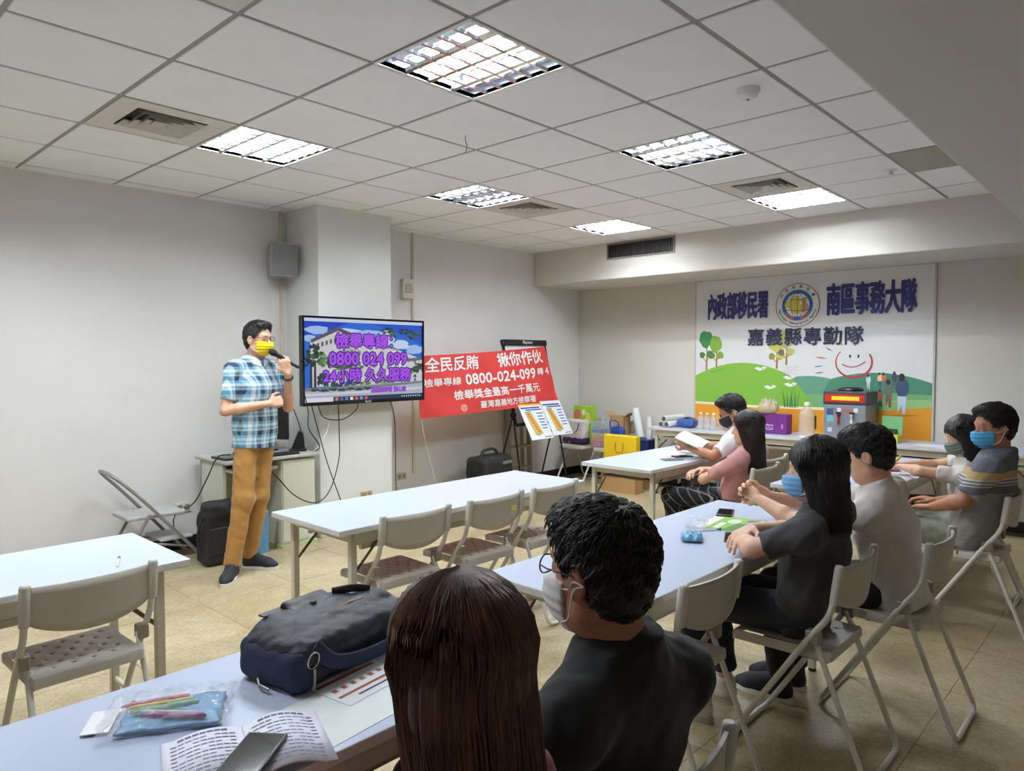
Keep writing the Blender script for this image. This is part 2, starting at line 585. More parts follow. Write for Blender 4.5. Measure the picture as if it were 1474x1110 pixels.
# smoke detector, sprinkler, dangling hook
t = thing('smoke_detector', 'round white smoke detector on a ceiling tile', 'smoke detector', (2.58, -1.65, CEIL))
MB().lathe([(0.055, 0), (0.055, -0.012), (0.05, -0.02)], 28).build('base', M_white_metal, t)
MB().lathe([(0.047, -0.02), (0.044, -0.034), (0.03, -0.044), (0.006, -0.047)], 28).build('dome', M_white_metal, t)
MB().lathe([(0.006, -0.046), (0.005, -0.052)], 10).build('indicator', mat('detector_led', C(120, 60, 50), 0.4), t)
t = thing('ceiling_sprinkler', 'small round sprinkler head near the grey ceiling panel', 'sprinkler', (4.62, -1.72, CEIL))
MB().lathe([(0.04, 0), (0.036, -0.006), (0.016, -0.008)], 20).build('cover_plate', M_white_metal, t)
MB().lathe([(0.012, -0.008), (0.010, -0.026), (0.02, -0.028), (0.02, -0.031)], 14).build('nozzle', M_alu, t)
tag(MB().tube(bez([(2.16, -.16, CEIL + .001), (2.163, -.16, CEIL - .03), (2.17, -.163, CEIL - .055), (2.16, -.166, CEIL - .085), (2.158, -.166, CEIL - .10)]), 0.0022, 6).build('ceiling_wire', mat('thin_wire', C(90, 86, 84), 0.5)),
    'short thin wire dangling from a ceiling tile', 'wire')
# ================================================================== tables
M_top = mat('white_laminate', C(194, 203, 226), 0.28, var=0.015, scale=4.0)
M_edge = mat('table_edge', C(214, 212, 208), 0.45, var=0.03)
M_leg = mat('beige_table_steel', C(206, 200, 182), 0.42, var=0.04)
M_shelf = mat('brown_shelf_board', C(148, 116, 104), 0.6, var=0.06)
M_shelf_red = mat('red_brown_shelf_board', C(176, 112, 100), 0.6, var=0.06)
M_hinge = mat('rusty_hinge_steel', C(120, 104, 84), 0.45, 0.6, var=0.2, scale=40)
M_foot = mat('black_rubber', C(30, 30, 32), 0.6)

def table_meshes():
    d = {}
    mb = MB().box((-.9, -.3, .712), (.9, .3, .74))
    d['tabletop'] = (mb.mesh('tabletop', [M_top, M_edge], bevel=0.004, seg=2), None)
    me = d['tabletop'][0]
    for p in me.polygons:
        if p.normal.z < 0.5:
            p.material_index = 1
    d['leg'] = MB().box((-.016, -.016, .012), (.016, .016, .70)).mesh('leg', M_leg, bevel=0.003)
    d['foot'] = MB().lathe([(0.017, 0), (0.019, 0.004), (0.016, 0.014)], 12).mesh('foot_cap', M_foot)
    d['crossbar'] = MB().tube([(0, -.24, .14), (0, .24, .14)], 0.011, 10).mesh('crossbar', M_leg)
    d['rail'] = MB().box((-.80, -.012, .655), (.80, .012, .712)).mesh('side_rail', M_leg, bevel=0.002)
    d['end_rail'] = MB().box((-.012, -.262, .665), (.012, .262, .712)).mesh('end_rail', M_leg, bevel=0.002)
    d['shelf'] = MB().box((-.72, -.20, .622), (.72, .22, .632)).mesh('shelf', M_shelf)
    mb = MB()
    mb.box((-.73, -.226, .612), (.73, -.20, .640)).box((-.73, .22, .612), (.73, .246, .640))
    d['shelf_rail'] = mb.mesh('shelf_rail', M_leg, bevel=0.002)
    d['hanger'] = MB().tube([(0, 0, .70), (0, 0, .62)], 0.007, 8).mesh('shelf_hanger', M_leg)
    d['brace'] = MB().tube([(0, 0, .50), (.16, 0, .66)], 0.008, 8, flat=0.5).mesh('folding_brace', M_hinge)
    return d
TBL = table_meshes()
def table(label, cx, cy, rz=0.0, group='folding tables in rows', shelf_m=None):
    t = thing('folding_table', label, 'table', (cx, cy, 0), rz, group)
    link(bpy.data.objects.new('tabletop', TBL['tabletop'][0]), t)
    for sx in (-1, 1):
        for sy in (-1, 1):
            o = link(bpy.data.objects.new('leg', TBL['leg']), t); o.location = (sx * .80, sy * .25, 0)
            f = link(bpy.data.objects.new('foot_cap', TBL['foot']), o)
            b = link(bpy.data.objects.new('folding_brace', TBL['brace']), t); b.location = (sx * .79, sy * .235, 0)
            if sx > 0: b.scale = (-1, 1, 1)
        o = link(bpy.data.objects.new('crossbar', TBL['crossbar']), t); o.location = (sx * .80, 0, 0)
        o = link(bpy.data.objects.new('end_rail', TBL['end_rail']), t); o.location = (sx * .80, 0, 0)
    for sy in (-1, 1):
        o = link(bpy.data.objects.new('side_rail', TBL['rail']), t); o.location = (0, sy * .262, 0)
        for sx in (-1, 1):
            o = link(bpy.data.objects.new('shelf_hanger', TBL['hanger']), t); o.location = (sx * .70, sy * .22, 0)
    s = link(bpy.data.objects.new('shelf', TBL['shelf']), t)
    if shelf_m is not None:
        s.data = s.data.copy(); s.data.materials.clear(); s.data.materials.append(shelf_m)
    link(bpy.data.objects.new('shelf_rail', TBL['shelf_rail']), t)
    return t
T1 = table('white folding table at the far left with an empty chair', -.43, -.11)
T2 = table('white folding table with three empty chairs in front of the speaker', 2.0, -.165, shelf_m=M_shelf_red)
T6 = table('white folding table where the man in a white polo reads', 4.43, -.25)
T4 = table('white folding table nearest the viewer with the navy bag on it', -.25, -1.68)
T3 = table('white folding table of the woman in the grey t-shirt', 2.0, -1.66)
T5 = table('white folding table with the pink pouch and green leaflet', 4.5, -1.65)
B1 = table('white folding table along the mural wall holding the snacks and purple bag', 6.47, .25, PI / 2, 'folding tables along the wall')
B2 = table('white folding table along the mural wall holding the grey dispenser', 6.47, -1.57, PI / 2, 'folding tables along the wall')

# ================================================================== folding chairs
M_ctube = mat('white_chair_tube', C(224, 222, 214), 0.35, var=0.05, scale=30)
M_cplast = mat('grey_chair_plastic', C(196, 190, 180), 0.45, var=0.03, scale=25)
M_cap = mat('chair_sleeve_plastic', C(206, 202, 194), 0.4, var=0.03)
M_cjoint = mat('chair_hinge_steel', C(160, 152, 140), 0.4, 0.5, var=0.1)

def chair_meshes():
    d = {}
    hw = 0.198
    # front frame: one bent tube from the left post, along the floor, up the right post
    side = lambda s: [(s * hw, -.20, .775), (s * hw, -.185, .66), (s * hw, -.165, .585), (s * hw, -.10, .50), (s * hw, .215, .012)]
    L, R_ = side(-1), side(1)
    path = fillet([Vector(p) for p in L] + [Vector(p) for p in reversed(R_)], 0.055, 5)
    d['front_leg_frame'] = MB().tube(path, 0.0115, 10).mesh('front_leg_frame', M_ctube)
    hr = 0.176
    path = fillet([Vector((-hr, -.105, .50)), Vector((-hr - .01, -.30, .012)), Vector((hr + .01, -.30, .012)), Vector((hr, -.105, .50))], 0.05, 5)
    d['rear_leg_frame'] = MB().tube(path, 0.0105, 10).mesh('rear_leg_frame', M_ctube)
    # backrest: curved plastic panel with a drooping lower edge, between two sleeves
    mb = MB()
    nx, nz = 18, 6
    vs = []
    for i in range(nx + 1):
        u = -1 + 2 * i / nx
        top = .768
        bot = .645 - .052 * (1 - u * u) ** 0.8
        for j in range(nz + 1):
            z = bot + (top - bot) * j / nz
            yb = -.185 - (z - .60) * 0.10 - 0.030 * (1 - u * u)
            vs.append((u * (hw - .006), yb, z))
    f1 = []
    for i in range(nx):
        for j in range(nz):
            a = i * (nz + 1) + j
            f1.append((a, a + 1, a + nz + 2, a + nz + 1))
    vb = [(x, y + 0.009, z) for x, y, z in vs]
    n = len(vs)
    mb.add(vs + vb, f1 + [tuple(reversed([q + n for q in f])) for f in f1], 0, True)
    rim = [i * (nz + 1) for i in range(nx + 1)] + [nx * (nz + 1) + j for j in range(1, nz + 1)] + [i * (nz + 1) + nz for i in range(nx - 1, -1, -1)] + [j for j in range(nz - 1, 0, -1)]
    mb.add(vs + vb, [(rim[k], rim[(k + 1) % len(rim)], rim[(k + 1) % len(rim)] + n, rim[k] + n) for k in range(len(rim))], 0)
    d['backrest'] = mb.mesh('backrest', M_cplast, weld=True)
    for s, nm in ((-1, 'sl'), (1, 'sr')):
        d[nm] = MB().tube([(s * hw, -.183, .640), (s * hw, -.188, .68), (s * hw, -.1995, .77), (s * hw, -.2005, .778), (s * hw, -.2008, .781)], [0.017, 0.0175, 0.0175, 0.015, 0.008], 12).mesh('post_sleeve', M_cap)
        d['j' + nm] = MB().box((s * .188 - .018, -.135, .475), (s * .188 + .018, -.085, .525)).mesh('hinge_bracket', M_cjoint, bevel=0.004)
    # perforated seat: cells with octagonal holes, real openings
    mb = MB()
    W, D0, D1 = .172, -.165, .205
    cols, rows = 11, 8
    cw, ch = 2 * W / cols, (D1 - D0) / rows
    def surf(x, y):
        e = max(0.0, abs(x) / W)
        z = .452 - .006 * (1 - e * e) * (1 - ((y - .02) / .19) ** 2)
        z -= 0.012 * max(0, (y - .15) / .055) ** 2
        return z
    for i in range(cols):
        for j in range(rows):
            x0, y0 = -W + i * cw, D0 + j * ch
            xc, yc = x0 + cw / 2, y0 + ch / 2
            edge = i in (0, cols - 1) or j in (0, rows - 1)
            sq = [(x0, y0), (x0 + cw / 2, y0), (x0 + cw, y0), (x0 + cw, y0 + ch / 2), (x0 + cw, y0 + ch), (x0 + cw / 2, y0 + ch), (x0, y0 + ch), (x0, y0 + ch / 2)]
            if edge or (i + j) % 2 == 0:
                mb.add([(x, y, surf(x, y)) for x, y in sq], [tuple(range(8))], 0, True)
                continue
            r = 0.0078
            hole = [(xc + r * math.cos(-3 * PI / 4 + k * PI / 4), yc + r * math.sin(-3 * PI / 4 + k * PI / 4)) for k in range(8)]
            ring = [(x, y, surf(x, y)) for x, y in sq] + [(x, y, surf(x, y) - .001) for x, y in hole] + [(x, y, surf(x, y) - .014) for x, y in hole]
            mb.add(ring, [(k, (k + 1) % 8, 8 + (k + 1) % 8, 8 + k) for k in range(8)], 0, True)
            mb.add(ring, [(8 + k, 8 + (k + 1) % 8, 16 + (k + 1) % 8, 16 + k) for k in range(8)], 0, False)
    # skirt round the seat
    out = [(-W, D0), (W, D0), (W, D1), (-W, D1)]
    sk = fillet([Vector((0, D0, 0)), Vector((W, D0, 0)), Vector((W, D1, 0)), Vector((-W, D1, 0)), Vector((-W, D0, 0)), Vector((0, D0, 0))], 0.012, 4)
    top = [(p.x, p.y, surf(p.x, p.y)) for p in sk]
    mid = [(p.x * 1.03, p.y * 1.02 , surf(p.x, p.y) - .008) for p in sk]
    low = [(p.x * 1.03, p.y * 1.02, surf(p.x, p.y) - .036) for p in sk]
    k = len(sk)
    mb.add(top + mid + low, [(a, a + 1, k + a + 1, k + a) for a in range(k - 1)] + [(k + a, k + a + 1, 2 * k + a + 1, 2 * k + a) for a in range(k - 1)], 0, True)
    d['seat'] = mb.mesh('seat', M_cplast, weld=True)
    d['seat_arm'] = MB().box((.165, -.16, .41), (.176, .12, .43)).mesh('seat_bracket', M_cjoint, bevel=0.002)
    d['sticker'] = MB().box((.075, -.2385, .685), (.115, -.2375, .712)).mesh('yellow_sticker', mat('yellow_label', C(226, 208, 96), 0.5, var=0.15, scale=90))
    return d
CHM = chair_meshes()
def chair(label, cx, cy, rz=0.0, group='grey plastic folding chairs', sticker=False):
    t = thing('folding_chair', label, 'chair', (cx, cy, 0), rz, group)
    for k, nm in (('front_leg_frame', 'front_leg_frame'), ('rear_leg_frame', 'rear_leg_frame'), ('backrest', 'backrest'), ('seat', 'seat'),
                  ('sl', 'post_sleeve'), ('sr', 'post_sleeve'), ('jsl', 'hinge_bracket'), ('jsr', 'hinge_bracket')):
        link(bpy.data.objects.new(nm, CHM[k]), t)
    for s in (1, -1):
        o = link(bpy.data.objects.new('seat_bracket', CHM['seat_arm']), t); o.scale = (s, 1, 1)
    if sticker:
        o = link(bpy.data.objects.new('label_sticker', CHM['sticker']), t); o['label'] = 'small yellow paper label'
    return t
chair('empty folding chair at the far left table, seen from behind', .11, -.27, 0.02)
chair('empty folding chair, nearest the speaker of three at the middle table', 1.52, -.30, -0.03)
chair('empty folding chair with a yellow sticker, middle of three at the table', 2.05, -.315, 0.0, sticker=True)
chair('empty folding chair, farthest of three at the middle table', 2.53, -.325, 0.02)
chair('empty folding chair pushed under the table left of the grey-shirted woman', 1.56, -1.82, 0.0)
chair('folding chair under the woman in the grey t-shirt', 2.12, -2.115, 0.0)
chair('folding chair with a yellow sticker under the man in white', 2.68, -2.27, 0.0, sticker=True)
chair('folding chair under the man in the striped polo', 4.02, -2.335, 0.0)
chair('folding chair under the woman writing with a yellow pen', 4.58, -2.18, 0.0)
chair('folding chair under the girl in the pink shirt', 4.04, -.935, 0.0)
chair('folding chair under the man reading papers', 4.52, -.80, 0.0)
chair('folding chair under the man in the black t-shirt', .45, -2.325, 0.0)
chair('folding chair under the long-haired woman nearest the viewer', -.09, -2.46, 0.0)
# ================================================================== people: implicit bodies, one continuous surface each
def vnoise(P, s, seed=0):
    """cheap smooth noise from sines"""
    x, y, z = P[..., 0] * s + seed * 1.7, P[..., 1] * s + seed * 2.3, P[..., 2] * s + seed * 0.9
    return (np.sin(x + 1.3 * np.sin(y * 1.1 + z * .6)) * np.cos(z * 1.2 + np.sin(x * .7 + 1.0)) + 0.5 * np.sin(2.1 * y + 1.7 * z + np.sin(1.9 * x)))

class Field:
    def __init__(self, lo, hi, h):
        self.h = h
        self.lo = np.array(lo, np.float32) - 2 * h
        n = np.ceil((np.array(hi) - np.array(lo)) / h).astype(int) + 5
        self.n = n
        self.f = np.full(n, 1.0, np.float32)
        self.ax = [self.lo[i] + h * np.arange(n[i], dtype=np.float32) for i in range(3)]
    def sub(self, lo, hi):
        a = np.clip(np.floor((np.array(lo) - self.lo) / self.h).astype(int), 0, self.n)
        b = np.clip(np.ceil((np.array(hi) - self.lo) / self.h).astype(int) + 1, 0, self.n)
        sl = tuple(slice(a[i], b[i]) for i in range(3))
        P = np.stack(np.meshgrid(*[self.ax[i][sl[i]] for i in range(3)], indexing='ij'), -1)
        return sl, P
    def blend(self, sl, d, k, op='add'):
        a = self.f[sl]
        if op == 'sub':
            d = -d
            hh = np.clip(0.5 - 0.5 * (a - d) / k, 0, 1) if k > 0 else None
            self.f[sl] = np.maximum(a, d) if k <= 0 else a * (1 - hh) + d * hh + k * hh * (1 - hh)
        elif op == 'and':
            self.f[sl] = np.maximum(a, d)
        else:
            if k <= 0:
                self.f[sl] = np.minimum(a, d)
            else:
                hh = np.clip(0.5 + 0.5 * (a - d) / k, 0, 1)
                self.f[sl] = a * (1 - hh) + d * hh - k * hh * (1 - hh)
    def cone(self, a, b, ra, rb, k=0.02, clip=None, op='add', sq=None):
        """round cone a->b; sq = (axis vector, factor) flattens the section along that axis"""
        a, b = np.array(a, np.float32), np.array(b, np.float32)
        m = max(ra, rb) * (1.0 if sq is None else max(1, 1 / sq[1])) + k + 3 * self.h
        sl, P = self.sub(np.minimum(a, b) - m, np.maximum(a, b) + m)
        if P.size == 0: return
        ab = b - a
        L2 = float(ab @ ab) + 1e-9
        t = np.clip(((P - a) @ ab) / L2, 0, 1)
        q = P - (a + t[..., None] * ab)
        if sq is not None:
            ax = np.array(sq[0], np.float32); ax = ax / np.linalg.norm(ax)
            c = q @ ax
            q = q + ((sq[1] - 1) * c)[..., None] * ax
        d = np.sqrt((q * q).sum(-1)) - (ra + (rb - ra) * t)
        for (pt, n) in (clip or []):
            d = np.maximum(d, (P - np.array(pt, np.float32)) @ np.array(n, np.float32))
        self.blend(sl, d, k, op)
    def ell(self, c, r, k=0.02, R=None, op='add', clip=None):
        c, r = np.array(c, np.float32), np.array(r, np.float32)
        m = float(r.max()) + k + 3 * self.h
        sl, P = self.sub(c - m, c + m)
        if P.size == 0: return
        q = P - c
        if R is not None:
            q = q @ np.array(R, np.float32)
        l = np.sqrt(((q / r) ** 2).sum(-1))
        l2 = np.sqrt(((q / (r * r)) ** 2).sum(-1)) + 1e-6
        d = l * (l - 1) / l2
        for (pt, n) in (clip or []):
            d = np.maximum(d, (P - np.array(pt, np.float32)) @ np.array(n, np.float32))
        self.blend(sl, d, k, op)
    def rbox(self, c, half, r, R=None, k=0.0, op='add'):
        c, half = np.array(c, np.float32), np.array(half, np.float32)
        m = float(np.linalg.norm(half)) + r + k + 3 * self.h
        sl, P = self.sub(c - m, c + m)
        q = P - c
        if R is not None:
            q = q @ np.array(R, np.float32)
        q = np.abs(q) - (half - r)
        d = np.sqrt((np.maximum(q, 0) ** 2).sum(-1)) + np.minimum(q.max(-1), 0) - r
        self.blend(sl, d, k, op)
    def half(self, pt, n, op='and'):
        sl = tuple(slice(0, x) for x in self.n)
        P = np.stack(np.meshgrid(*self.ax, indexing='ij'), -1)
        self.f = np.maximum(self.f, (P - np.array(pt, np.float32)) @ np.array(n, np.float32))
    def wrinkle(self, amp, s, seed=0, stretch=(1, 1, 1)):
        P = np.stack(np.meshgrid(*[a * q for a, q in zip(self.ax, stretch)], indexing='ij'), -1)
        self.f += amp * vnoise(P, s, seed)
    def mesh(self):
        f, n = self.f, self.n
        neg = f < 0
        c = np.zeros(tuple(n - 1), np.int8)
        for dx in (0, 1):
            for dy in (0, 1):
                for dz in (0, 1):
                    c += neg[dx:n[0] - 1 + dx, dy:n[1] - 1 + dy, dz:n[2] - 1 + dz]
        act = np.argwhere((c > 0) & (c < 8))
        idx = np.full(tuple(n - 1), -1, np.int64)
        idx[tuple(act.T)] = np.arange(len(act))
        acc = np.zeros((len(act), 3), np.float32)
        cnt = np.zeros(len(act), np.float32)
        E = []
        for ax in range(3):
            o1, o2 = [(1, 2), (0, 2), (0, 1)][ax]
            for u in (0, 1):
                for v in (0, 1):
                    s = np.zeros(3, int); s[o1] = u; s[o2] = v
                    e = s.copy(); e[ax] = 1
                    E.append((s, e, ax))
        for s, e, ax in E:
            p0, p1 = act + s, act + e
            f0, f1 = f[tuple(p0.T)], f[tuple(p1.T)]
            m = (f0 < 0) != (f1 < 0)
            t = f0[m] / (f0[m] - f1[m])
            pt = p0[m].astype(np.float32)
            pt[:, ax] += t
            acc[m] += pt
            cnt[m] += 1
        V = self.lo + self.h * (acc / np.maximum(cnt, 1)[:, None])
        Q = []
        for ax in range(3):
            o1, o2 = [(1, 2), (2, 0), (0, 1)][ax]
            sl0 = [slice(0, x) for x in n]; sl1 = list(sl0)
            sl0[ax] = slice(0, n[ax] - 1); sl1[ax] = slice(1, n[ax])
            ch = neg[tuple(sl0)] != neg[tuple(sl1)]
            pts = np.argwhere(ch)
            ok = (pts[:, o1] > 0) & (pts[:, o2] > 0) & (pts[:, o1] < n[o1] - 1) & (pts[:, o2] < n[o2] - 1)
            pts = pts[ok]
            inside = neg[tuple(pts.T)]
            def cell(d1, d2):
                q = pts.copy(); q[:, o1] += d1; q[:, o2] += d2
                return idx[tuple(q.T)]
            a, b, c2, d = cell(-1, -1), cell(0, -1), cell(0, 0), cell(-1, 0)
            q = np.stack([a, b, c2, d], 1)
            q[~inside] = q[~inside][:, ::-1]
            Q.append(q)
        Q = np.concatenate(Q)
        Q = Q[(Q >= 0).all(1)]
        return V, Q

def mesh_obj(name, V, Q, material, parent=None, smooth=True):
    me = bpy.data.meshes.new(name)
    me.vertices.add(len(V)); me.vertices.foreach_set('co', np.asarray(V, np.float32).ravel())
    me.loops.add(len(Q) * 4); me.loops.foreach_set('vertex_index', np.asarray(Q, np.int32).ravel())
    me.polygons.add(len(Q)); me.polygons.foreach_set('loop_start', np.arange(len(Q), dtype=np.int32) * 4)
    me.polygons.foreach_set('use_smooth', np.ones(len(Q), bool))
    for m in (material if isinstance(material, (list, tuple)) else [material]):
        me.materials.append(m)
    me.update(calc_edges=True); me.validate()
    o = bpy.data.objects.new(name, me)
    link(o, parent)
    return o

def nrm(v):
    v = np.array(v, float)
    return v / (np.linalg.norm(v) + 1e-9)

def head_axes(yaw, pitch, roll=0.0):
    """columns: right, forward, up.  yaw>0 turns to the person's left"""
    f = np.array([-math.sin(yaw) * math.cos(pitch), math.cos(yaw) * math.cos(pitch), math.sin(pitch)])
    r = nrm(np.cross(f, [0, 0, 1])); u = np.cross(r, f)
    if roll:
        r, u = r * math.cos(roll) + u * math.sin(roll), -r * math.sin(roll) + u * math.cos(roll)
    return np.stack([r, f, u], 1)

def hand_parts(F, wrist, direction, normal, side, curl=0.5, spread=0.12, k=0.005, s=1.0, thumb=0.5):
    """palm, four fingers of different lengths with two bends, thumb from the side of the palm.
    normal = the way the palm faces; side = +1 when the thumb lies towards cross(direction, normal)"""
    d, n = nrm(direction), nrm(normal)
    n = nrm(n - d * (n @ d)); t = np.cross(d, n) * side
    w = np.array(wrist, float)
    knk = []
    for i, o in enumerate((0.028, 0.009, -0.010, -0.028)):
        base = w + d * (0.018 * s) + t * o * 0.75 * s
        kn = w + d * ((0.088, 0.092, 0.088, 0.080)[i] * s) + t * o * s
        F.cone(base, kn, 0.0125 * s, 0.0105 * s, 0.012)
        knk.append(kn)
    L = [(0.042, 0.025, 0.020), (0.046, 0.029, 0.021), (0.042, 0.027, 0.021), (0.033, 0.020, 0.018)]
    for i, kn in enumerate(knk):
        a = 0.0
        p = kn
        sp = (1.5 - i) * spread * 0.5
        for j, l in enumerate(L[i]):
            a += curl * (0.9, 1.1, 0.7)[j]
            dd = nrm(d * math.cos(a) + n * math.sin(a) + t * sp * math.cos(a))
            q = p + dd * l * s
            r0, r1 = (0.0092, 0.0086, 0.0078)[j] * s, (0.0086, 0.0078, 0.0068)[j] * s
            F.cone(p, q, r0, r1, k)
            p = q
    p = w + d * 0.022 * s + t * 0.022 * s
    q = p + nrm(d * 0.6 + t * 0.75 + n * 0.35 * thumb) * 0.042 * s
    F.cone(p, q, 0.0135 * s, 0.0105 * s, 0.010)
    q2 = q + nrm(d * 0.85 + t * (0.35 - 0.4 * thumb) + n * 0.55 * thumb) * 0.032 * s
    F.cone(q, q2, 0.0102 * s, 0.0092 * s, k)
    q3 = q2 + nrm(d * 0.85 + t * (0.1 - 0.5 * thumb) + n * 0.7 * thumb) * 0.024 * s
    F.cone(q2, q3, 0.0092 * s, 0.0072 * s, k)

def head_parts(F, hc, A, s=1.0):
    """hc = centre of the skull; A = axes (right, forward, up)"""
    g = lambda x, y, z: hc + A @ (np.array([x, y, z]) * s)
    F.ell(g(0, -.008, .030), np.array([.074, .094, .086]) * s, 0.02, A)
    F.ell(g(0, .022, -.040), np.array([.060, .066, .078]) * s, 0.03, A)
    F.ell(g(0, .050, -.088), np.array([.034, .030, .026]) * s, 0.03, A)         # chin
    F.cone(g(-.050, .005, -.070), g(-.018, .062, -.094), .018 * s, .014 * s, 0.03)  # jaw
    F.cone(g(.050, .005, -.070), g(.018, .062, -.094), .018 * s, .014 * s, 0.03)
    F.cone(g(0, .082, .004), g(0, .102, -.034), .007 * s, .0125 * s, 0.012)      # nose
    F.ell(g(0.011, .092, -.038), np.array([.009, .010, .007]) * s, 0.008, A)
    F.ell(g(-.011, .092, -.038), np.array([.009, .010, .007]) * s, 0.008, A)
    F.cone(g(-.030, .078, .022), g(.030, .078, .022), .011 * s, .011 * s, 0.014)  # brow
    for sx in (-1, 1):
        F.ell(g(sx * .031, .088, .001), np.array([.016, .010, .010]) * s, 0.010, A, 'sub')
        F.ell(g(sx * .031, .074, .000), np.array([.0145, .0135, .0125]) * s, 0.002, A)
        F.ell(g(sx * .031, .090, .000), np.array([.0125, .012, .0042]) * s, 0.001, A, 'sub')
        F.ell(g(sx * .078, -.004, -.012), np.array([.009, .021, .032]) * s, 0.006, A)
        F.ell(g(sx * .087, .002, -.010), np.array([.005, .011, .018]) * s, 0.004, A, 'sub')
    F.ell(g(0, .086, -.062), np.array([.024, .011, .0065]) * s, 0.006, A)        # lips
    F.ell(g(0, .084, -.073), np.array([.019, .011, .0065]) * s, 0.006, A)

# ---------------- materials for skin, hair and cloth
def skin(name, col):
    m = mat(name, col, 0.5, var=0.06, scale=30, bump=0.05, bscale=300)
    b = m.node_tree.nodes['Principled BSDF']
    b.inputs['Subsurface Weight'].default_value = 0.12
    b.inputs['Subsurface Radius'].default_value = (0.02, 0.008, 0.004)
    return m
SK_A = skin('skin_light', C(214, 166, 138))
SK_B = skin('skin_tan', C(176, 122, 92))
SK_C = skin('skin_pale', C(222, 178, 154))

def hair_mat(name, dark, light, rough=0.38):
    m = bpy.data.materials.new(name); m.use_nodes = True
    nt = m.node_tree; b = nt.nodes['Principled BSDF']
    tc = nt.nodes.new('ShaderNodeTexCoord')
    sep = nt.nodes.new('ShaderNodeSeparateXYZ'); nt.links.new(tc.outputs['Object'], sep.inputs[0])
    at = nt.nodes.new('ShaderNodeMath'); at.operation = 'ARCTAN2'
    nt.links.new(sep.outputs['X'], at.inputs[0]); nt.links.new(sep.outputs['Y'], at.inputs[1])
    cb = nt.nodes.new('ShaderNodeCombineXYZ')
    mu = nt.nodes.new('ShaderNodeMath'); mu.operation = 'MULTIPLY'; mu.inputs[1].default_value = 9.0
    nt.links.new(at.outputs[0], mu.inputs[0]); nt.links.new(mu.outputs[0], cb.inputs['X'])
    mz = nt.nodes.new('ShaderNodeMath'); mz.operation = 'MULTIPLY'; mz.inputs[1].default_value = 1.6
    nt.links.new(sep.outputs['Z'], mz.inputs[0]); nt.links.new(mz.outputs[0], cb.inputs['Z'])
    n = nt.nodes.new('ShaderNodeTexNoise'); n.inputs['Scale'].default_value = 3.0; n.inputs['Detail'].default_value = 8; n.inputs['Roughness'].default_value = 0.7
    nt.links.new(cb.outputs[0], n.inputs['Vector'])
    r = nt.nodes.new('ShaderNodeValToRGB')
    r.color_ramp.elements[0].position = 0.38; r.color_ramp.elements[0].color = dark
    r.color_ramp.elements[1].position = 0.68; r.color_ramp.elements[1].color = light
    nt.links.new(n.outputs['Fac'], r.inputs[0]); nt.links.new(r.outputs[0], b.inputs['Base Color'])
    bp = nt.nodes.new('ShaderNodeBump'); bp.inputs['Strength'].default_value = 0.6; bp.inputs['Distance'].default_value = 0.003
    nt.links.new(n.outputs['Fac'], bp.inputs['Height']); nt.links.new(bp.outputs[0], b.inputs['Normal'])
    b.inputs['Roughness'].default_value = rough
    return m
H_BLACK = hair_mat('black_hair', C(14, 12, 13), C(40, 34, 34))
H_BROWN = hair_mat('brown_hair', C(46, 25, 17), C(124, 78, 50), 0.36)

def cloth(name, col, rough=0.85, var=0.08, scale=14, bump=0.25):
    return mat(name, col, rough, var=var, scale=scale, bump=bump, bscale=380, sheen=0.15)

def pattern_mat(name, build):
    m = bpy.data.materials.new(name); m.use_nodes = True
    nt = m.node_tree; b = nt.nodes['Principled BSDF']
    b.inputs['Roughness'].default_value = 0.85
    tc = nt.nodes.new('ShaderNodeTexCoord')
    sep = nt.nodes.new('ShaderNodeSeparateXYZ'); nt.links.new(tc.outputs['Object'], sep.inputs[0])
    def math_(op, a, bb=None):
        n = nt.nodes.new('ShaderNodeMath'); n.operation = op
        for i, v in enumerate((a, bb)):
            if v is None: continue
            if isinstance(v, (int, float)): n.inputs[i].default_value = v
            else: nt.links.new(v, n.inputs[i])
        return n.outputs[0]
    def ramp(fac, stops, interp='CONSTANT'):
        r = nt.nodes.new('ShaderNodeValToRGB'); r.color_ramp.interpolation = interp
        e = r.color_ramp.elements
        while len(e) < len(stops): e.new(0.5)
        for k, (p, c) in enumerate(stops):
            e[k].position = p; e[k].color = c
        nt.links.new(fac, r.inputs[0])
        return r.outputs[0]
    def mix(fac, a, bb, mode='MIX'):
        n = nt.nodes.new('ShaderNodeMix'); n.data_type = 'RGBA'; n.blend_type = mode
        if isinstance(fac, (int, float)): n.inputs['Factor'].default_value = fac
        else: nt.links.new(fac, n.inputs['Factor'])
        for k, v in (('A', a), ('B', bb)):
            if isinstance(v, tuple): n.inputs[k].default_value = v
            else: nt.links.new(v, n.inputs[k])
        return n.outputs['Result']
    out = build(nt, sep, math_, ramp, mix)
    nt.links.new(out, b.inputs['Base Color'])
    return m

def plaid_shirt():
    def build(nt, sep, M, ramp, mix):
        W = (0.98, 0.98, 0.98, 1)
        stops = [(0.0, C(226, 232, 234)), (0.20, C(120, 176, 204)), (0.40, C(44, 54, 82)), (0.62, C(60, 70, 98)), (0.72, C(190, 216, 226)), (0.86, C(116, 168, 198))]
        u = M('FRACT', M('MULTIPLY', M('ADD', sep.outputs['X'], M('MULTIPLY', sep.outputs['Y'], 0.55)), 1 / 0.088))
        v = M('FRACT', M('MULTIPLY', sep.outputs['Z'], 1 / 0.094))
        return mix(0.5, ramp(u, stops), ramp(v, stops))
    return pattern_mat('blue_plaid_cloth', build)

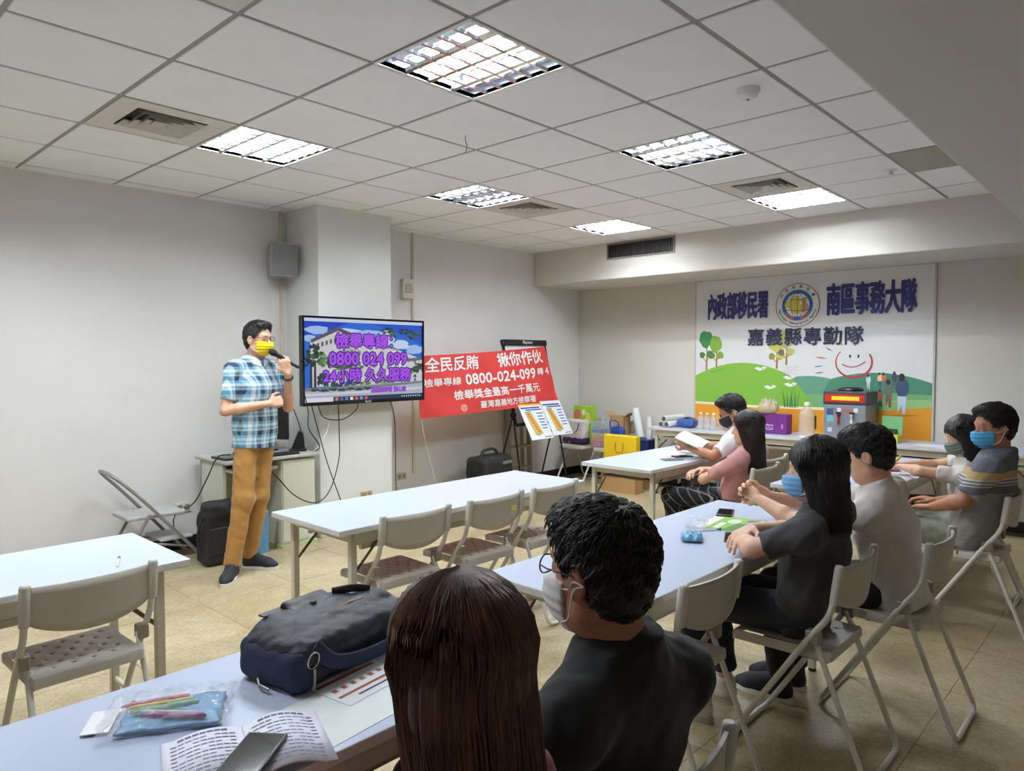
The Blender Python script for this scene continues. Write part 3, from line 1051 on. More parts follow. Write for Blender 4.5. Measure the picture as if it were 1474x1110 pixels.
def plaid_pants():
    def build(nt, sep, M, ramp, mix):
        st = [(0.0, C(16, 16, 20)), (0.80, C(150, 150, 150)), (0.86, C(16, 16, 20)), (0.93, C(110, 112, 116)), (0.96, C(16, 16, 20))]
        u = M('FRACT', M('MULTIPLY', sep.outputs['X'], 1 / 0.075))
        v = M('FRACT', M('MULTIPLY', M('ADD', sep.outputs['Y'], M('MULTIPLY', sep.outputs['Z'], -0.8)), 1 / 0.075))
        return mix(1.0, ramp(u, st), ramp(v, st), 'LIGHTEN')
    return pattern_mat('black_check_cloth', build)

def striped_polo():
    def build(nt, sep, M, ramp, mix):
        z = M('MULTIPLY', M('SUBTRACT', sep.outputs['Z'], 0.45), 1 / 0.65)
        navy, gold, wht, gry = C(88, 92, 106), C(188, 152, 84), C(206, 202, 198), C(152, 150, 148)
        lo = [(0.0, gry), (0.515, navy), (0.575, wht), (0.585, C(110, 104, 112)), (0.60, wht), (0.612, C(110, 104, 112)), (0.628, wht), (0.64, gold), (0.70, navy)]
        base = ramp(z, lo)
        d = M('FRACT', M('MULTIPLY', M('ADD', sep.outputs['X'], sep.outputs['Z']), 1 / 0.06))
        e = M('FRACT', M('MULTIPLY', M('SUBTRACT', sep.outputs['X'], sep.outputs['Z']), 1 / 0.06))
        ln = M('MAXIMUM', M('GREATER_THAN', d, 0.95), M('GREATER_THAN', e, 0.95))
        low = M('LESS_THAN', z, 0.50)
        f = M('MULTIPLY', M('MULTIPLY', ln, low), 0.4)
        n = nt.nodes.new('ShaderNodeTexNoise'); n.inputs['Scale'].default_value = 220
        return mix(M('MULTIPLY', n.outputs['Fac'], 0.35), mix(f, base, C(196, 194, 192)), C(150, 150, 156))
    return pattern_mat('striped_polo_cloth', build)

def bounds(pts, m):
    P = np.array(pts)
    return P.min(0) - m, P.max(0) + m

def strands(name, roots, material, parent, origin):
    """hair strands: list of (points, r0) drawn as thin three-sided tapering locks, one mesh"""
    mb_v, mb_f = [], []
    for pts, r0 in roots:
        P = np.array(pts); k = len(P)
        T = np.gradient(P, axis=0); T /= np.linalg.norm(T, axis=1)[:, None] + 1e-9
        ref = np.array([0.3, 0.2, 0.93]); N = np.cross(T, ref); N /= np.linalg.norm(N, axis=1)[:, None] + 1e-9
        B = np.cross(T, N)
        o = len(mb_v)
        for i in range(k):
            r = r0 * (1 - 0.85 * (i / (k - 1)) ** 2)
            for a in (0, 2.094, 4.189):
                mb_v.append(P[i] + (N[i] * math.cos(a) + B[i] * math.sin(a)) * r - origin)
        for i in range(k - 1):
            for j in range(3):
                j2 = (j + 1) % 3
                mb_f.append((o + i * 3 + j, o + i * 3 + j2, o + (i + 1) * 3 + j2, o + (i + 1) * 3 + j))
    ob = mesh_obj(name, np.array(mb_v), np.array(mb_f), material, parent)
    ob.location = origin
    return ob

def person(label, loc, yaw, J, top, bottom, hair, skin_m, hvox=0.006, head_yaw=0.0, head_pitch=0.0, head_roll=0.0, sh=0.185, build=1.0,
           sleeve=0.62, long_pants=True, mask=None, glasses=None, hands=None, shoe=None, hair_style='short', hair_len=0.0, seed=1, collar=None,
           torso_w=(0.155, 0.105), lean_k=0.0, hs=1.0, hairvox=0.005, ear_out=True, wrk=0.0035, show_legs=True, sleeve_w=1.0, hem_len=.085, thigh=.088, hair_k=1.0, cuff=.97, hem_w=1.04):
    """J (local metres, x right, y forward): pelvis, chest, neck, head, shl, shr optional, el, er, wl, wr, kl, kr, al, ar, tl, tr"""
    root = thing('person', label, 'person', loc, yaw)
    J = {k: np.array(v, float) for k, v in J.items()}
    A = head_axes(head_yaw, head_pitch, head_roll)
    hc = J['head']
    up = nrm(J['chest'] - J['pelvis'])
    right = J.get('right', np.array([1.0, 0, 0])); right = nrm(right - up * (right @ up)); fwd = np.cross(up, right)
    chest, pelvis, neck = J['chest'], J['pelvis'], J['neck']
    if 'shr' not in J: J['shr'] = neck + right * sh - up * 0.072
    if 'shl' not in J: J['shl'] = neck - right * sh - up * 0.072
    allp = [v for k, v in J.items() if k != 'right'] + [hc + A @ np.array([0, .1, .13]), hc + A @ np.array([0, -.1, .13])]
    lo, hi = bounds(allp, 0.17)
    lo[2] = max(lo[2], -0.01)
    F = Field(lo, hi, hvox)
    bw = build
    # trunk (under the clothes), neck, head
    F.cone(pelvis, chest, .085 * bw, .090 * bw, 0.05, sq=(right, 0.72))
    F.cone(chest, neck - up * .06, .080 * bw, .050 * bw, 0.05, sq=(right, 0.7))
    F.cone(J['shl'] + right * .03, J['shr'] - right * .03, .036 * bw, .036 * bw, 0.04)
    F.cone(neck - up * .04, hc + A @ (np.array([0, -.018, -.055]) * hs), .058 * bw ** .5, .052, 0.03)
    head_parts(F, hc, A, hs)
    for s in ('l', 'r'):
        F.cone(J['sh' + s], J['e' + s], .046 * bw, .036 * bw, 0.02)
        d = J['w' + s] - J['e' + s]
        m1 = J['e' + s] + d * 0.3
        F.cone(J['e' + s], m1, .035 * bw, .038 * bw, 0.015)
        F.cone(m1, J['w' + s], .038 * bw, .024 * bw, 0.015)
        F.cone(pelvis + right * (.075 if s == 'r' else -.075), J['k' + s], .058 * bw, .050 * bw, 0.03)
        F.cone(J['k' + s], J['a' + s], .050 * bw, .034 * bw, 0.02)
        if show_legs:
            F.cone(J['a' + s], J['t' + s], *((.034, .026) if shoe is None else (.026, .018)), 0.02)
    for s, hd in (hands or {}).items():
        hand_parts(F, J['w' + s], **hd)
    V, Q = F.mesh()
    body = mesh_obj('body', V, Q, skin_m, root)
    body['label'] = 'skin of face, neck and arms'
    # ---------------- shirt
    o = 0.012
    sp = [pelvis - up * .12, J['shl'], J['shr'], J['el'], J['er'], neck + up * .05]
    lo, hi = bounds(sp, 0.21)
    S = Field(lo, hi, hvox)
    tw, td = torso_w
    hem = pelvis - up * hem_len
    cl = [(hem, -up)]
    S.cone(pelvis - up * (hem_len + .03), pelvis + up * .10, tw * bw * hem_w, tw * bw * 0.98, 0.06, clip=cl, sq=(fwd, tw / td * (1.04 / hem_w)))
    S.cone(pelvis + up * .08, chest, tw * bw * 0.97, tw * bw * 1.04, 0.06, sq=(fwd, tw / td))
    S.cone(chest, neck - up * .07, tw * bw * 1.02, .094 * bw, 0.06, sq=(fwd, 1.25))
    S.cone(J['shl'] + right * .02, J['shr'] - right * .02, .056 * bw, .056 * bw, 0.05)
    S.cone(neck - up * .07, neck + up * .015, .088 * bw, .070 * bw ** .5, 0.03, clip=[(neck + up * .016 - fwd * 0.01, nrm(up + fwd * 0.5))])
    for s in ('l', 'r'):
        a, b = J['sh' + s], J['e' + s]
        c = a + (b - a) * sleeve
        dn = nrm(b - a)
        S.cone(a, a + (b - a) * (sleeve + 0.15), .055 * bw, .053 * bw * sleeve_w, 0.035, clip=[(c, dn)])
        S.cone(neck - up * .035, a - up * .004, .050 * bw, .050 * bw, 0.05)
    S.wrinkle(wrk, 26, seed, (1, 1, .6))
    S.wrinkle(wrk * 0.6, 55, seed + 3, (1, 1, .7))
    S.half(hem, -up)
    V, Q = S.mesh()
    shirt = mesh_obj('shirt', V, Q, top, root)
    # ---------------- trousers
    pts = [pelvis + right * .2, pelvis - right * .2, J['kl'], J['kr'], J['al'], J['ar']]
    lo, hi = bounds(pts, 0.14)
    Pn = Field(lo, hi, hvox)
    Pn.cone(pelvis - right * .045 - up * .02, pelvis + right * .045 - up * .02, .098 * bw, .098 * bw, 0.05, clip=[(pelvis + up * 0.03, up)], sq=(fwd, 1.05))
    for s in ('l', 'r'):
        sg = 1 if s == 'r' else -1
        hp = pelvis + right * sg * .068 - up * .02
        Pn.cone(hp, J['k' + s], thigh * bw, .072 * bw, 0.035)
        a, b = J['k' + s], J['a' + s]
        e = a + (b - a) * (cuff if long_pants is True else long_pants)
        dn = nrm(b - a)
        Pn.cone(a, b, .070 * bw, .056 * bw, 0.03, clip=[(e, dn)])
    Pn.wrinkle(0.0028, 15, seed + 5, (1, 1, 1.5))
    Pn.wrinkle(0.0018, 43, seed + 8, (.7, .9, 1.2))
    V, Q = Pn.mesh()
    mesh_obj('trousers', V, Q, bottom, root)
    # ---------------- hair
    g = lambda x, y, z: hc + A @ (np.array([x, y, z]) * hs)
    R_, Fd, U = A[:, 0], A[:, 1], A[:, 2]
    rr = random.Random(seed)
    if hair_style == 'short':
        lo, hi = bounds([g(-.12, -.14, -.12), g(.12, .13, .17), g(.12, -.14, -.12), g(-.12, .13, .17)], 0.03)
        Hf = Field(lo, hi, hairvox)
        Hf.ell(g(0, -.010, .034), (np.array([.074, .094, .086]) + np.array([.009, .010, .011]) * hair_k) * hs, 0.01, A)
        Hf.ell(g(0, -.036, -.010), np.array([.0735, .068, .082]) * hs, 0.02, A)
        Hf.ell(g(0, .040, .098), np.array([.056, .052, .028]) * hs, 0.03, A)
        Hf.half(g(0, .034, .02), nrm(Fd * 0.85 - U * 0.53))          # hairline above the face
        Hf.ell(g(0, .085, -.045), np.array([.085, .088, .092]) * hs, 0.008, A, 'sub')
        for sx in (-1, 1):
            Hf.ell(g(sx * .088, .004, -.022), np.array([.030, .026, .038]) * hs, 0.006, A, 'sub')
        Hf.half(g(0, -.05, -.085), nrm(-U - Fd * 0.25))
        Hf.wrinkle(0.0025, 90, seed); Hf.wrinkle(0.0018, 170, seed + 2)
        V, Q = Hf.mesh()
        hb = mesh_obj('hair', V - hc, Q, hair, root); hb.location = hc
        # short locks lying over the cap
        cen = g(0, -.010, .030)
        sel = V[::max(1, len(V) // 2600)]
        st = []
        crown = g(0.0, -.06, .125)
        for p in sel:
            n = nrm(p - cen)
            fl = nrm(p - crown) + np.array([rr.gauss(0, .22), rr.gauss(0, .22), rr.gauss(0, .22)]); fl = nrm(fl - n * (fl @ n) - n * .12)
            L = rr.uniform(.016, .030) * (.6 + .4 * hair_k)
            st.append(([p - n * .003, p + n * .0035 + fl * L * .45, p + n * .003 + fl * L * .8 , p + n * .0015 + fl * L], .0017))
        so = strands('hair_locks', st, hair, hb, np.zeros(3))
        so.location = (0, 0, 0)
        so.data.transform(Matrix.Translation(Vector(-hc)))
    else:
        bottom_z = hc[2] - hair_len
        back = -nrm(np.array([Fd[0], Fd[1], 0]))
        lo, hi = bounds([g(-.13, -.17, .17), g(.13, .13, .17), np.array([hc[0], hc[1], bottom_z]) + back * .16, g(.13, .1, 0), g(-.13, .1, 0)], 0.06)
        Hf = Field(lo, hi, hairvox)
        Hf.ell(g(0, -.012, .036), np.array([.089, .108, .098]) * hs, 0.01, A)
        Hf.ell(g(0, -.030, -.02), np.array([.094, .090, .11]) * hs, 0.03, A)
        b0 = hc + back * .035 - np.array([0, 0, .03])
        b1 = np.array([hc[0], hc[1], bottom_z]) + back * (.06 + lean_k)
        Rh = nrm(np.cross(np.array([0, 0, 1.0]), back))
        Hf.cone(b0, b1, .100 * hs, .105 * hs, 0.03, sq=(back, 1.55), clip=[((b1), (0, 0, -1))])
        Hf.ell(g(0, .10, -.045), np.array([.070, .080, .098]) * hs, 0.008, A, 'sub')
        Hf.cone(g(0, .12, -.06), g(0, .12, -.40), .075 * hs, .10 * hs, 0.01, op='sub')
        P = np.stack(np.meshgrid(*Hf.ax, indexing='ij'), -1)
        th = np.arctan2(P[..., 0] - hc[0], P[..., 1] - hc[1])
        Hf.f += (0.0016 * np.sin(34 * th + 2.0 * np.sin(P[..., 2] * 9)) + 0.0014 * np.sin(61 * th + 3 + 1.5 * np.sin(P[..., 2] * 14))).astype(np.float32)
        V, Q = Hf.mesh()
        hb = mesh_obj('hair', V - hc, Q, hair, root); hb.location = hc
        st = []
        n_st = 900
        for k in range(n_st):
            a = rr.uniform(-2.5, 2.5)              # azimuth, 0 = back of the head
            dirh = back * math.cos(a) + Rh * math.sin(a)
            if dirh @ nrm(np.array([Fd[0], Fd[1], 0])) > 0.62: continue
            ln = bottom_z - rr.uniform(-.03, .02) if (dirh @ back) > -0.3 else hc[2] - min(hair_len, .2)
            pts = []
            rx = .099 if abs(math.sin(a)) > .7 else .112
            for q in range(15):
                u = q / 14
                if u < 0.45:
                    e = u / 0.45 * PI / 2
                    p = hc + (A @ np.array([0, -.012, .036])) * hs + (dirh * math.sin(e) * (.096 + .018 * max(0, dirh @ back)) + np.array([0, 0, 1]) * math.cos(e) * .1025) * hs
                else:
                    w = (u - .45) / .55
                    p0 = hc + np.array([0, 0, .03]) + dirh * (.098 + .018 * max(0, dirh @ back)) * hs
                    p1 = b1 + Rh * (math.sin(a) * .108) + back * (math.cos(a) * .068)
                    p = p0 * (1 - w) + p1 * w
                    p[2] = (hc[2] + .03) * (1 - w) + ln * w
                p = p + np.array([rr.gauss(0, .0012), rr.gauss(0, .0012), 0])
                pts.append(p)
            st.append((pts, rr.uniform(.0014, .0024)))
        so = strands('hair_locks', st, hair, hb, np.zeros(3))
        so.data.transform(Matrix.Translation(Vector(-hc)))
    # ---------------- eyes
    for sx in (-1, 1):
        e = MB().lathe([(0.0001, -.011)] + [(0.0115 * math.cos(t), 0.0115 * math.sin(t)) for t in np.linspace(-1.4, 1.4, 7)] + [(0.0001, .0116)], 12)
        e.lathe([(0.0055, .0102), (0.004, .0112), (0.0001, .0122)], 10, m=1)
        ob = e.build('eye', [mat('eye_white', C(226, 222, 216), 0.2), mat('eye_iris', C(34, 24, 20), 0.2)], root)
        Mx = Matrix.Identity(4)
        zz, yy, xx = Fd, U, R_
        for i in range(3):
            Mx[i][0], Mx[i][1], Mx[i][2] = xx[i], yy[i], zz[i]
        Mx.translation = Vector(g(sx * .031, .0725, .0))
        ob.matrix_local = Mx
    # ---------------- mask, glasses
    if mask is not None:
        lo, hi = bounds([g(-.09, .0, -.13), g(.09, .14, .02), g(-.09, .14, -.13), g(.09, .0, .02)], 0.02)
        Mf = Field(lo, hi, 0.004)
        Mf.ell(g(0, .030, -.050), np.array([.069, .080, .078]) * hs, 0.01, A)
        Mf.ell(g(0, .085, -.045), np.array([.030, .034, .040]) * hs, 0.04, A)
        Mf.half(g(0, .0, -.010), nrm(U + Fd * 0.12)); Mf.half(g(0, .040, 0), -Fd); Mf.half(g(0, 0, -.112), -U)
        P = np.stack(np.meshgrid(*Mf.ax, indexing='ij'), -1)
        zz = (P - hc) @ U
        Mf.f += (0.0014 * np.sin(zz * 300)).astype(np.float32)
        V, Q = Mf.mesh()
        mo = mesh_obj('face_mask', V, Q, mask, root); mo['label'] = 'pleated face mask'
        for sx in (-1, 1):
            for z0 in (-.030, -.092):
                MB().tube(bez([g(sx * .058, .050, z0), g(sx * .074, .02, z0 * .8), g(sx * .088, -.004, -.012 + (z0 + .06) * .25), g(sx * .086, -.024, -.010)]), 0.0016, 6).build('ear_loop', mat('ear_loop_white', C(236, 236, 238), 0.6), mo)
    if glasses is not None:
        go = MB()
        for sx in (-1, 1):
            ring = [g(sx * .033 + .024 * math.cos(t) * 1.05, .101 - .006 * abs(math.cos(t)), .002 + .017 * math.sin(t)) for t in np.linspace(0, 2 * PI, 17)[:-1]]
            go.tube(ring, 0.0016, 6, closed=True)
            go.tube([g(sx * .057, .096, .006), g(sx * .080, .06, .008), g(sx * .084, .0, .004), g(sx * .082, -.018, -.008)], 0.0016, 6)
        go.tube([g(-.009, .103, .006), g(0, .106, .009), g(.009, .103, .006)], 0.0016, 6)
        go = go.build('glasses', glasses, root)
    # ---------------- shoes
    if shoe is not None and show_legs:
        for s in ('l', 'r'):
            a, t_ = J['a' + s].copy(), J['t' + s].copy()
            dv = nrm(np.array([t_[0] - a[0], t_[1] - a[1], 0]))
            sd = np.array([-dv[1], dv[0], 0])
            heel = np.array([a[0], a[1], 0]) - dv * .055
            toe = heel + dv * .275
            lo, hi = bounds([heel, toe, toe + [0, 0, .13]], 0.07); lo[2] = 0.0
            Sf = Field(lo, hi, 0.005)
            Sf.cone(heel + dv * .045 + [0, 0, .042], heel + dv * .20 + [0, 0, .034], .040, .040, 0.02)
            Sf.cone(heel + dv * .20 + [0, 0, .034], toe - dv * .035 + [0, 0, .028], .042, .030, 0.02)
            Sf.cone(heel + dv * .05 + [0, 0, .05], np.array([a[0], a[1], .095]), .040, .040, 0.02, clip=[((0, 0, .10), (0, 0, 1))])
            Sf.cone(np.array([a[0], a[1], .088]), heel + dv * .175 + [0, 0, .052], .041, .034, 0.02)
            Sf.half((0, 0, 0.022), (0, 0, -1))
            V, Q = Sf.mesh()
            so = mesh_obj('shoe', V, Q, shoe[0], root)
            out = []
            for t in np.linspace(0, 2 * PI, 25)[:-1]:
                c_, s_ = math.cos(t), math.sin(t)
                wdt = .046 if c_ > 0 else .040
                out.append(heel + dv * (.138 + .142 * c_) + sd * (wdt * s_ * (1 - .1 * c_)))
            mb = MB(); n = len(out)
            vs = [(p[0], p[1], 0.001) for p in out] + [(p[0], p[1], 0.026) for p in out]
            mb.add(vs, [tuple(range(n - 1, -1, -1)), tuple(range(n, 2 * n))]); mb.add(vs, [(i, (i + 1) % n, n + (i + 1) % n, n + i) for i in range(n)], 0, True)
            mb.build('sole', shoe[1], so)
            if len(shoe) > 2:
                for q in range(4):
                    z = .102 - q * .010
                    c0 = heel + dv * (.115 + q * .022)
                    MB().tube(bez([c0 + sd * .022 + [0, 0, z - .008], c0 + dv * .006 + [0, 0, z + .006], c0 - sd * .022 + [0, 0, z - .008]], 4), 0.0025, 6).build('shoelace', shoe[2], so)
    return root, J, A, g
# ================================================================== the nine people
def seated(htop, hx, hy, sh=.18, hs=1.0, **kw):
    """joints of a seated person; local origin on the floor under the middle of the chair seat"""
    head = np.array([hx, hy, htop - .134 * hs])
    neck = head + np.array([-.15 * hx, -.035, -.135 * hs])
    pel = np.array([0, -.05, .553])
    ch = pel + (neck - pel) * .58 + np.array([0, .0, 0])
    J = dict(pelvis=pel, chest=ch, neck=neck, head=head,
             el=(neck[0] - sh - .04, neck[1] + .08, neck[2] - .29), er=(neck[0] + sh + .04, neck[1] + .08, neck[2] - .29),
             wl=(neck[0] - .12, neck[1] + .30, .79), wr=(neck[0] + .12, neck[1] + .30, .79),
             kl=(-.11, .36, .510), kr=(.11, .36, .510), al=(-.11, .33, .095), ar=(.11, .33, .095), tl=(-.11, .45, .035), tr=(.11, .45, .035))
    J.update(kw)
    return J
M_navy_jean = cloth('dark_navy_denim', C(30, 34, 48))
M_blackcloth = cloth('black_jersey', C(22, 24, 28))
M_sole_w = mat('white_shoe_sole', C(222, 222, 220), 0.5)
M_shoe_b = mat('black_shoe_mesh', C(26, 28, 36), 0.7, bump=0.3, bscale=500)
M_frame_b = mat('black_glasses', C(20, 20, 22), 0.3)
MASK_B = mat('blue_mask', C(120, 176, 222), 0.8, var=0.03)
HB = dict(direction=(0, .95, .1), normal=(0, 0, -1))

# --- the speaker, standing
J = dict(pelvis=(-.065, .02, .97), chest=(-.07, .03, 1.30), neck=(-.075, .01, 1.50), head=(-.085, .045, 1.643),
         er=(.165, .03, 1.15), wr=(-.065, .20, 1.195), el=(-.305, .075, 1.15), wl=(-.205, .215, 1.40),
         kr=(.06, .06, .53), ar=(.140, .046, .10), tr=(.24, .14, .035), kl=(-.09, .02, .53), al=(-.067, -.069, .10), tl=(-.14, .06, .035))
spk, SJ, SA, sg = person('standing man in blue plaid shirt and yellow mask talking into a microphone', (1.70, 1.60, 0), PI + 0.10, J, plaid_shirt(),
    cloth('khaki_cotton', C(166, 120, 58)), H_BLACK, SK_A, 0.005, head_yaw=0.28, head_pitch=-.03, sh=.160, sleeve=.74, build=.97, torso_w=(.158, .118), hem_len=.085, thigh=.080, hair_k=.6, cuff=1.03,
    mask=mat('yellow_mask', C(246, 214, 30), 0.75, var=0.03), glasses=M_frame_b, shoe=(M_shoe_b, M_sole_w, mat('black_laces', C(16, 16, 20), 0.7)), seed=3,
    hands=dict(r=dict(direction=(-.95, .12, .16), normal=(.05, -.9, -.35), side=1, curl=1.15, spread=.05, thumb=.35),
               l=dict(direction=(.3, 0, .95), normal=(-.285, -.61, .09), side=1, curl=.95, spread=.1, thumb=.7)), hairvox=.004)
# collar, button placket, pocket and watch
M_plaid = spk.children[1].active_material
nk = SJ['neck']
for sx in (-1, 1):
    mb = MB()
    q = [(sx * .012, .098, -.055), (sx * .060, .070, -.035), (sx * .066, -.01, .022), (sx * .040, .062, .012), (sx * .018, .085, -.012)]
    mb.prism([(0, 0), (1, 0), (2, 0)], 0, 1, lambda a, b, d: (0, 0, 0)) if False else None
    vs = [tuple(nk + np.array(p)) for p in q] + [tuple(nk + np.array(p) + np.array([0, .006, .004])) for p in q]
    n = len(q)
    mb.add(vs, [tuple(range(n)), tuple(range(2 * n - 1, n - 1, -1))] + [(i, (i + 1) % n, n + (i + 1) % n, n + i) for i in range(n)])
    mb.build('collar', M_plaid, spk)
mb = MB()
wv = SJ['wl'] - SJ['el']; wc = SJ['wl'] - wv * .12
ax = Vector(wv).normalized(); o1 = ax.orthogonal().normalized(); o2 = ax.cross(o1)
mb.tube([Vector(wc) + (o1 * math.cos(t) + o2 * math.sin(t)) * .031 for t in np.linspace(0, 2 * PI, 21)[:-1]], .008, 8, closed=True)
watch = mb.build('wristwatch', mat('black_watch', C(20, 20, 22), 0.35), spk)
# microphone in his hand
mic_a, mic_b = np.array([-.115, .170, 1.548]), np.array([-.315, .245, 1.420])
md = nrm(mic_b - mic_a)
spkM = Matrix.Translation(Vector((1.70, 1.60, 0))) @ Matrix.Rotation(PI + 0.10, 4, 'Z')
mic = thing('microphone', 'black wired microphone held at the yellow mask', 'microphone', spkM @ Vector(mic_a))
wdir = (spkM.to_3x3() @ Vector(md)).normalized()
mic.rotation_euler = wdir.to_track_quat('Z', 'Y').to_euler()
MB().lathe([(.004, -.026), (.016, -.022), (.024, -.008), (.0245, .006), (.021, .022), (.018, .028)], 18).build('grille', mat('mic_grille', C(34, 34, 38), 0.45, 0.6, bump=.6, bscale=900), mic)
MB().lathe([(.0185, .028), (.0185, .034), (.017, .036), (.0125, .18), (.0125, .205), (.009, .212)], 18).build('handle', mat('mic_body', C(44, 44, 50), 0.35, 0.3), mic)

# --- foreground pair at the nearest table
person('woman with long straight brown hair seen from behind, nearest the viewer', (-.07, -2.33, 0), 0,
       seated(1.222, .04, -.115, .165, .97, el=(-.17, -.03, .70), er=(.16, -.03, .70), wl=(-.10, .16, .66), wr=(.10, .16, .66)), cloth('dusty_rose_knit', C(150, 92, 96)), M_blackcloth, H_BROWN, SK_C, .007, head_yaw=.1, sh=.135, build=.84,
       hair_style='long', hair_len=.40, seed=11, hairvox=.0045, lean_k=.03, hs=.97, hands=dict(l=dict(side=-1, **HB), r=dict(side=1, **HB)), shoe=None)
person('man in a black t-shirt with glasses and white mask, back to the viewer', (.47, -2.27, 0), 0,
       seated(1.262, -.10, -.135, .19, shr=(.085, -.19, .895), shl=(-.235, -.165, .905), er=(.15, -.06, .66), el=(-.25, -.04, .66), wl=(-.16, .16, .66), wr=(.02, .16, .66), kl=(-.27, .36, .51), kr=(-.11, .36, .51), al=(-.27, .33, .095), ar=(-.11, .33, .095), tl=(-.27, .45, .035), tr=(-.11, .45, .035)), M_blackcloth, cloth('black_trousers', C(24, 24, 28)), H_BLACK, SK_B, .006, head_yaw=.02, head_pitch=-.05, sh=.185, build=1.05,
       mask=mat('white_mask', C(228, 228, 232), 0.8, var=0.03), glasses=M_frame_b, seed=21, hairvox=.004, sleeve=.7, hands=dict(l=dict(side=-1, **HB), r=dict(side=1, **HB)), shoe=(M_shoe_b, M_sole_w))
# --- second row
person('woman in a charcoal t-shirt with shoulder-length black hair and blue mask', (2.12, -2.07, 0), 0,
       seated(1.218, -.06, -.105, .165, .97, el=(-.27, .045, .80), wl=(-.13, .15, .80), er=(.13, .04, .80), wr=(-.08, .13, .83), kl=(-.13, .36, .510), kr=(.07, .37, .510)),
       cloth('charcoal_jersey', C(62, 60, 64)), M_navy_jean, H_BLACK, SK_C, .006, head_yaw=.24, head_pitch=-.06, sh=.165, build=.95, sleeve=.78, sleeve_w=1.12,
       mask=MASK_B, hair_style='long', hair_len=.215, seed=31, hairvox=.0045, hs=.97,
       hands=dict(l=dict(direction=(.9, .25, 0), normal=(0, 0, -1), side=-1, curl=.25), r=dict(direction=(-.95, .1, -.1), normal=(0, -.1, -1), side=1, curl=.4)), shoe=(mat('white_sandal', C(216, 208, 196), .6), mat('sandal_sole', C(196, 188, 172), .6)), long_pants=.86)
person('man in a plain white t-shirt leaning forward with clasped hands', (2.68, -2.25, 0), 0,
       seated(1.233, -.08, .05, .18, el=(-.28, .28, .80), er=(.10, .31, .80), wl=(-.215, .47, .865), wr=(-.115, .47, .865), kl=(-.28, .36, .51), kr=(-.13, .36, .51), al=(-.28, .33, .095), ar=(-.13, .33, .095), tl=(-.28, .45, .035), tr=(-.13, .45, .035)),
       cloth('white_jersey', C(214, 206, 200), bump=.15), cloth('black_shorts', C(28, 28, 32)), H_BLACK, SK_A, .006, head_yaw=.16, head_pitch=-.3, sh=.18, build=1.0, sleeve=.75,
       seed=41, hairvox=.004, hands=dict(l=dict(direction=(.35, .75, .3), normal=(.9, -.3, 0), side=1, curl=.75), r=dict(direction=(-.35, .75, .3), normal=(-.9, -.3, 0), side=-1, curl=.75)), shoe=(M_shoe_b, M_sole_w), wrk=.0028, hem_len=.09, hem_w=1.08, thigh=.078)
person('man in a navy, gold and grey striped polo with a blue mask', (4.02, -2.28, 0), 0,
       seated(1.268, -.04, -.16, .19, el=(-.26, -.06, .74), wl=(-.13, .11, .665), wr=(.08, .13, .665)),
       striped_polo(), cloth('pale_green_shorts', C(150, 154, 140), var=.25, scale=30), H_BLACK, SK_B, .006, head_yaw=.68, head_pitch=-.1, sh=.19, build=1.06, sleeve=.8, sleeve_w=1.1, long_pants=.25,
       mask=mat('bright_blue_mask', C(84, 174, 226), 0.8, var=0.03), seed=51, hairvox=.004, hands=dict(l=dict(direction=(.3, .9, -.1), normal=(0, 0, -1), side=-1, curl=.3), r=dict(side=1, **HB)), shoe=(mat('black_sandal', C(24, 24, 26), .6), M_foot))
person('woman in a white shirt writing with a yellow pen', (4.58, -2.18, 0), 0,
       seated(1.156, -.10, -.02, .165, .97, el=(-.27, .17, .80), wl=(-.14, .30, .80), er=(.12, .17, .80), wr=(-.10, .34, .80)),
       cloth('white_blouse', C(220, 214, 208), bump=.15), M_navy_jean, H_BLACK, SK_A, .007, head_yaw=.5, head_pitch=-.35, sh=.165, build=.92,
       mask=mat('green_mask', C(108, 128, 118), 0.8, var=0.03), hair_style='long', hair_len=.26, seed=61, hairvox=.005, hs=.97,
       hands=dict(l=dict(direction=(.3, .9, 0), normal=(0, 0, -1), side=-1, curl=.3), r=dict(direction=(-.25, .9, .1), normal=(-.5, 0, -.8), side=1, curl=.8)), shoe=(M_shoe_b, M_sole_w))
# --- the two at the far table
person('girl in a pink shirt and black check trousers with long dark hair', (4.04, -.86, 0), 0,
       seated(1.157, -.06, -.165, .155, .95, el=(-.23, .07, .67), wl=(-.01, .17, .655), er=(.19, .05, .68), wr=(-.03, .20, .70), kl=(-.16, .36, .510), kr=(.06, .38, .510)),
       cloth('pink_jersey', C(206, 148, 146), bump=.15), plaid_pants(), hair_mat('dark_brown_hair', C(24, 16, 14), C(56, 40, 36)), SK_A, .007, head_yaw=.25, head_pitch=-.05, sh=.155, build=.9, sleeve=.75,
       hair_style='long', hair_len=.30, seed=71, hairvox=.005, hs=.95, hands=dict(l=dict(direction=(.9, .2, 0), normal=(0, -.3, -1), side=-1, curl=.4), r=dict(direction=(-.9, .1, 0), normal=(0, -.3, -1), side=1, curl=.4)), shoe=(M_shoe_b, M_sole_w), wrk=.0025)
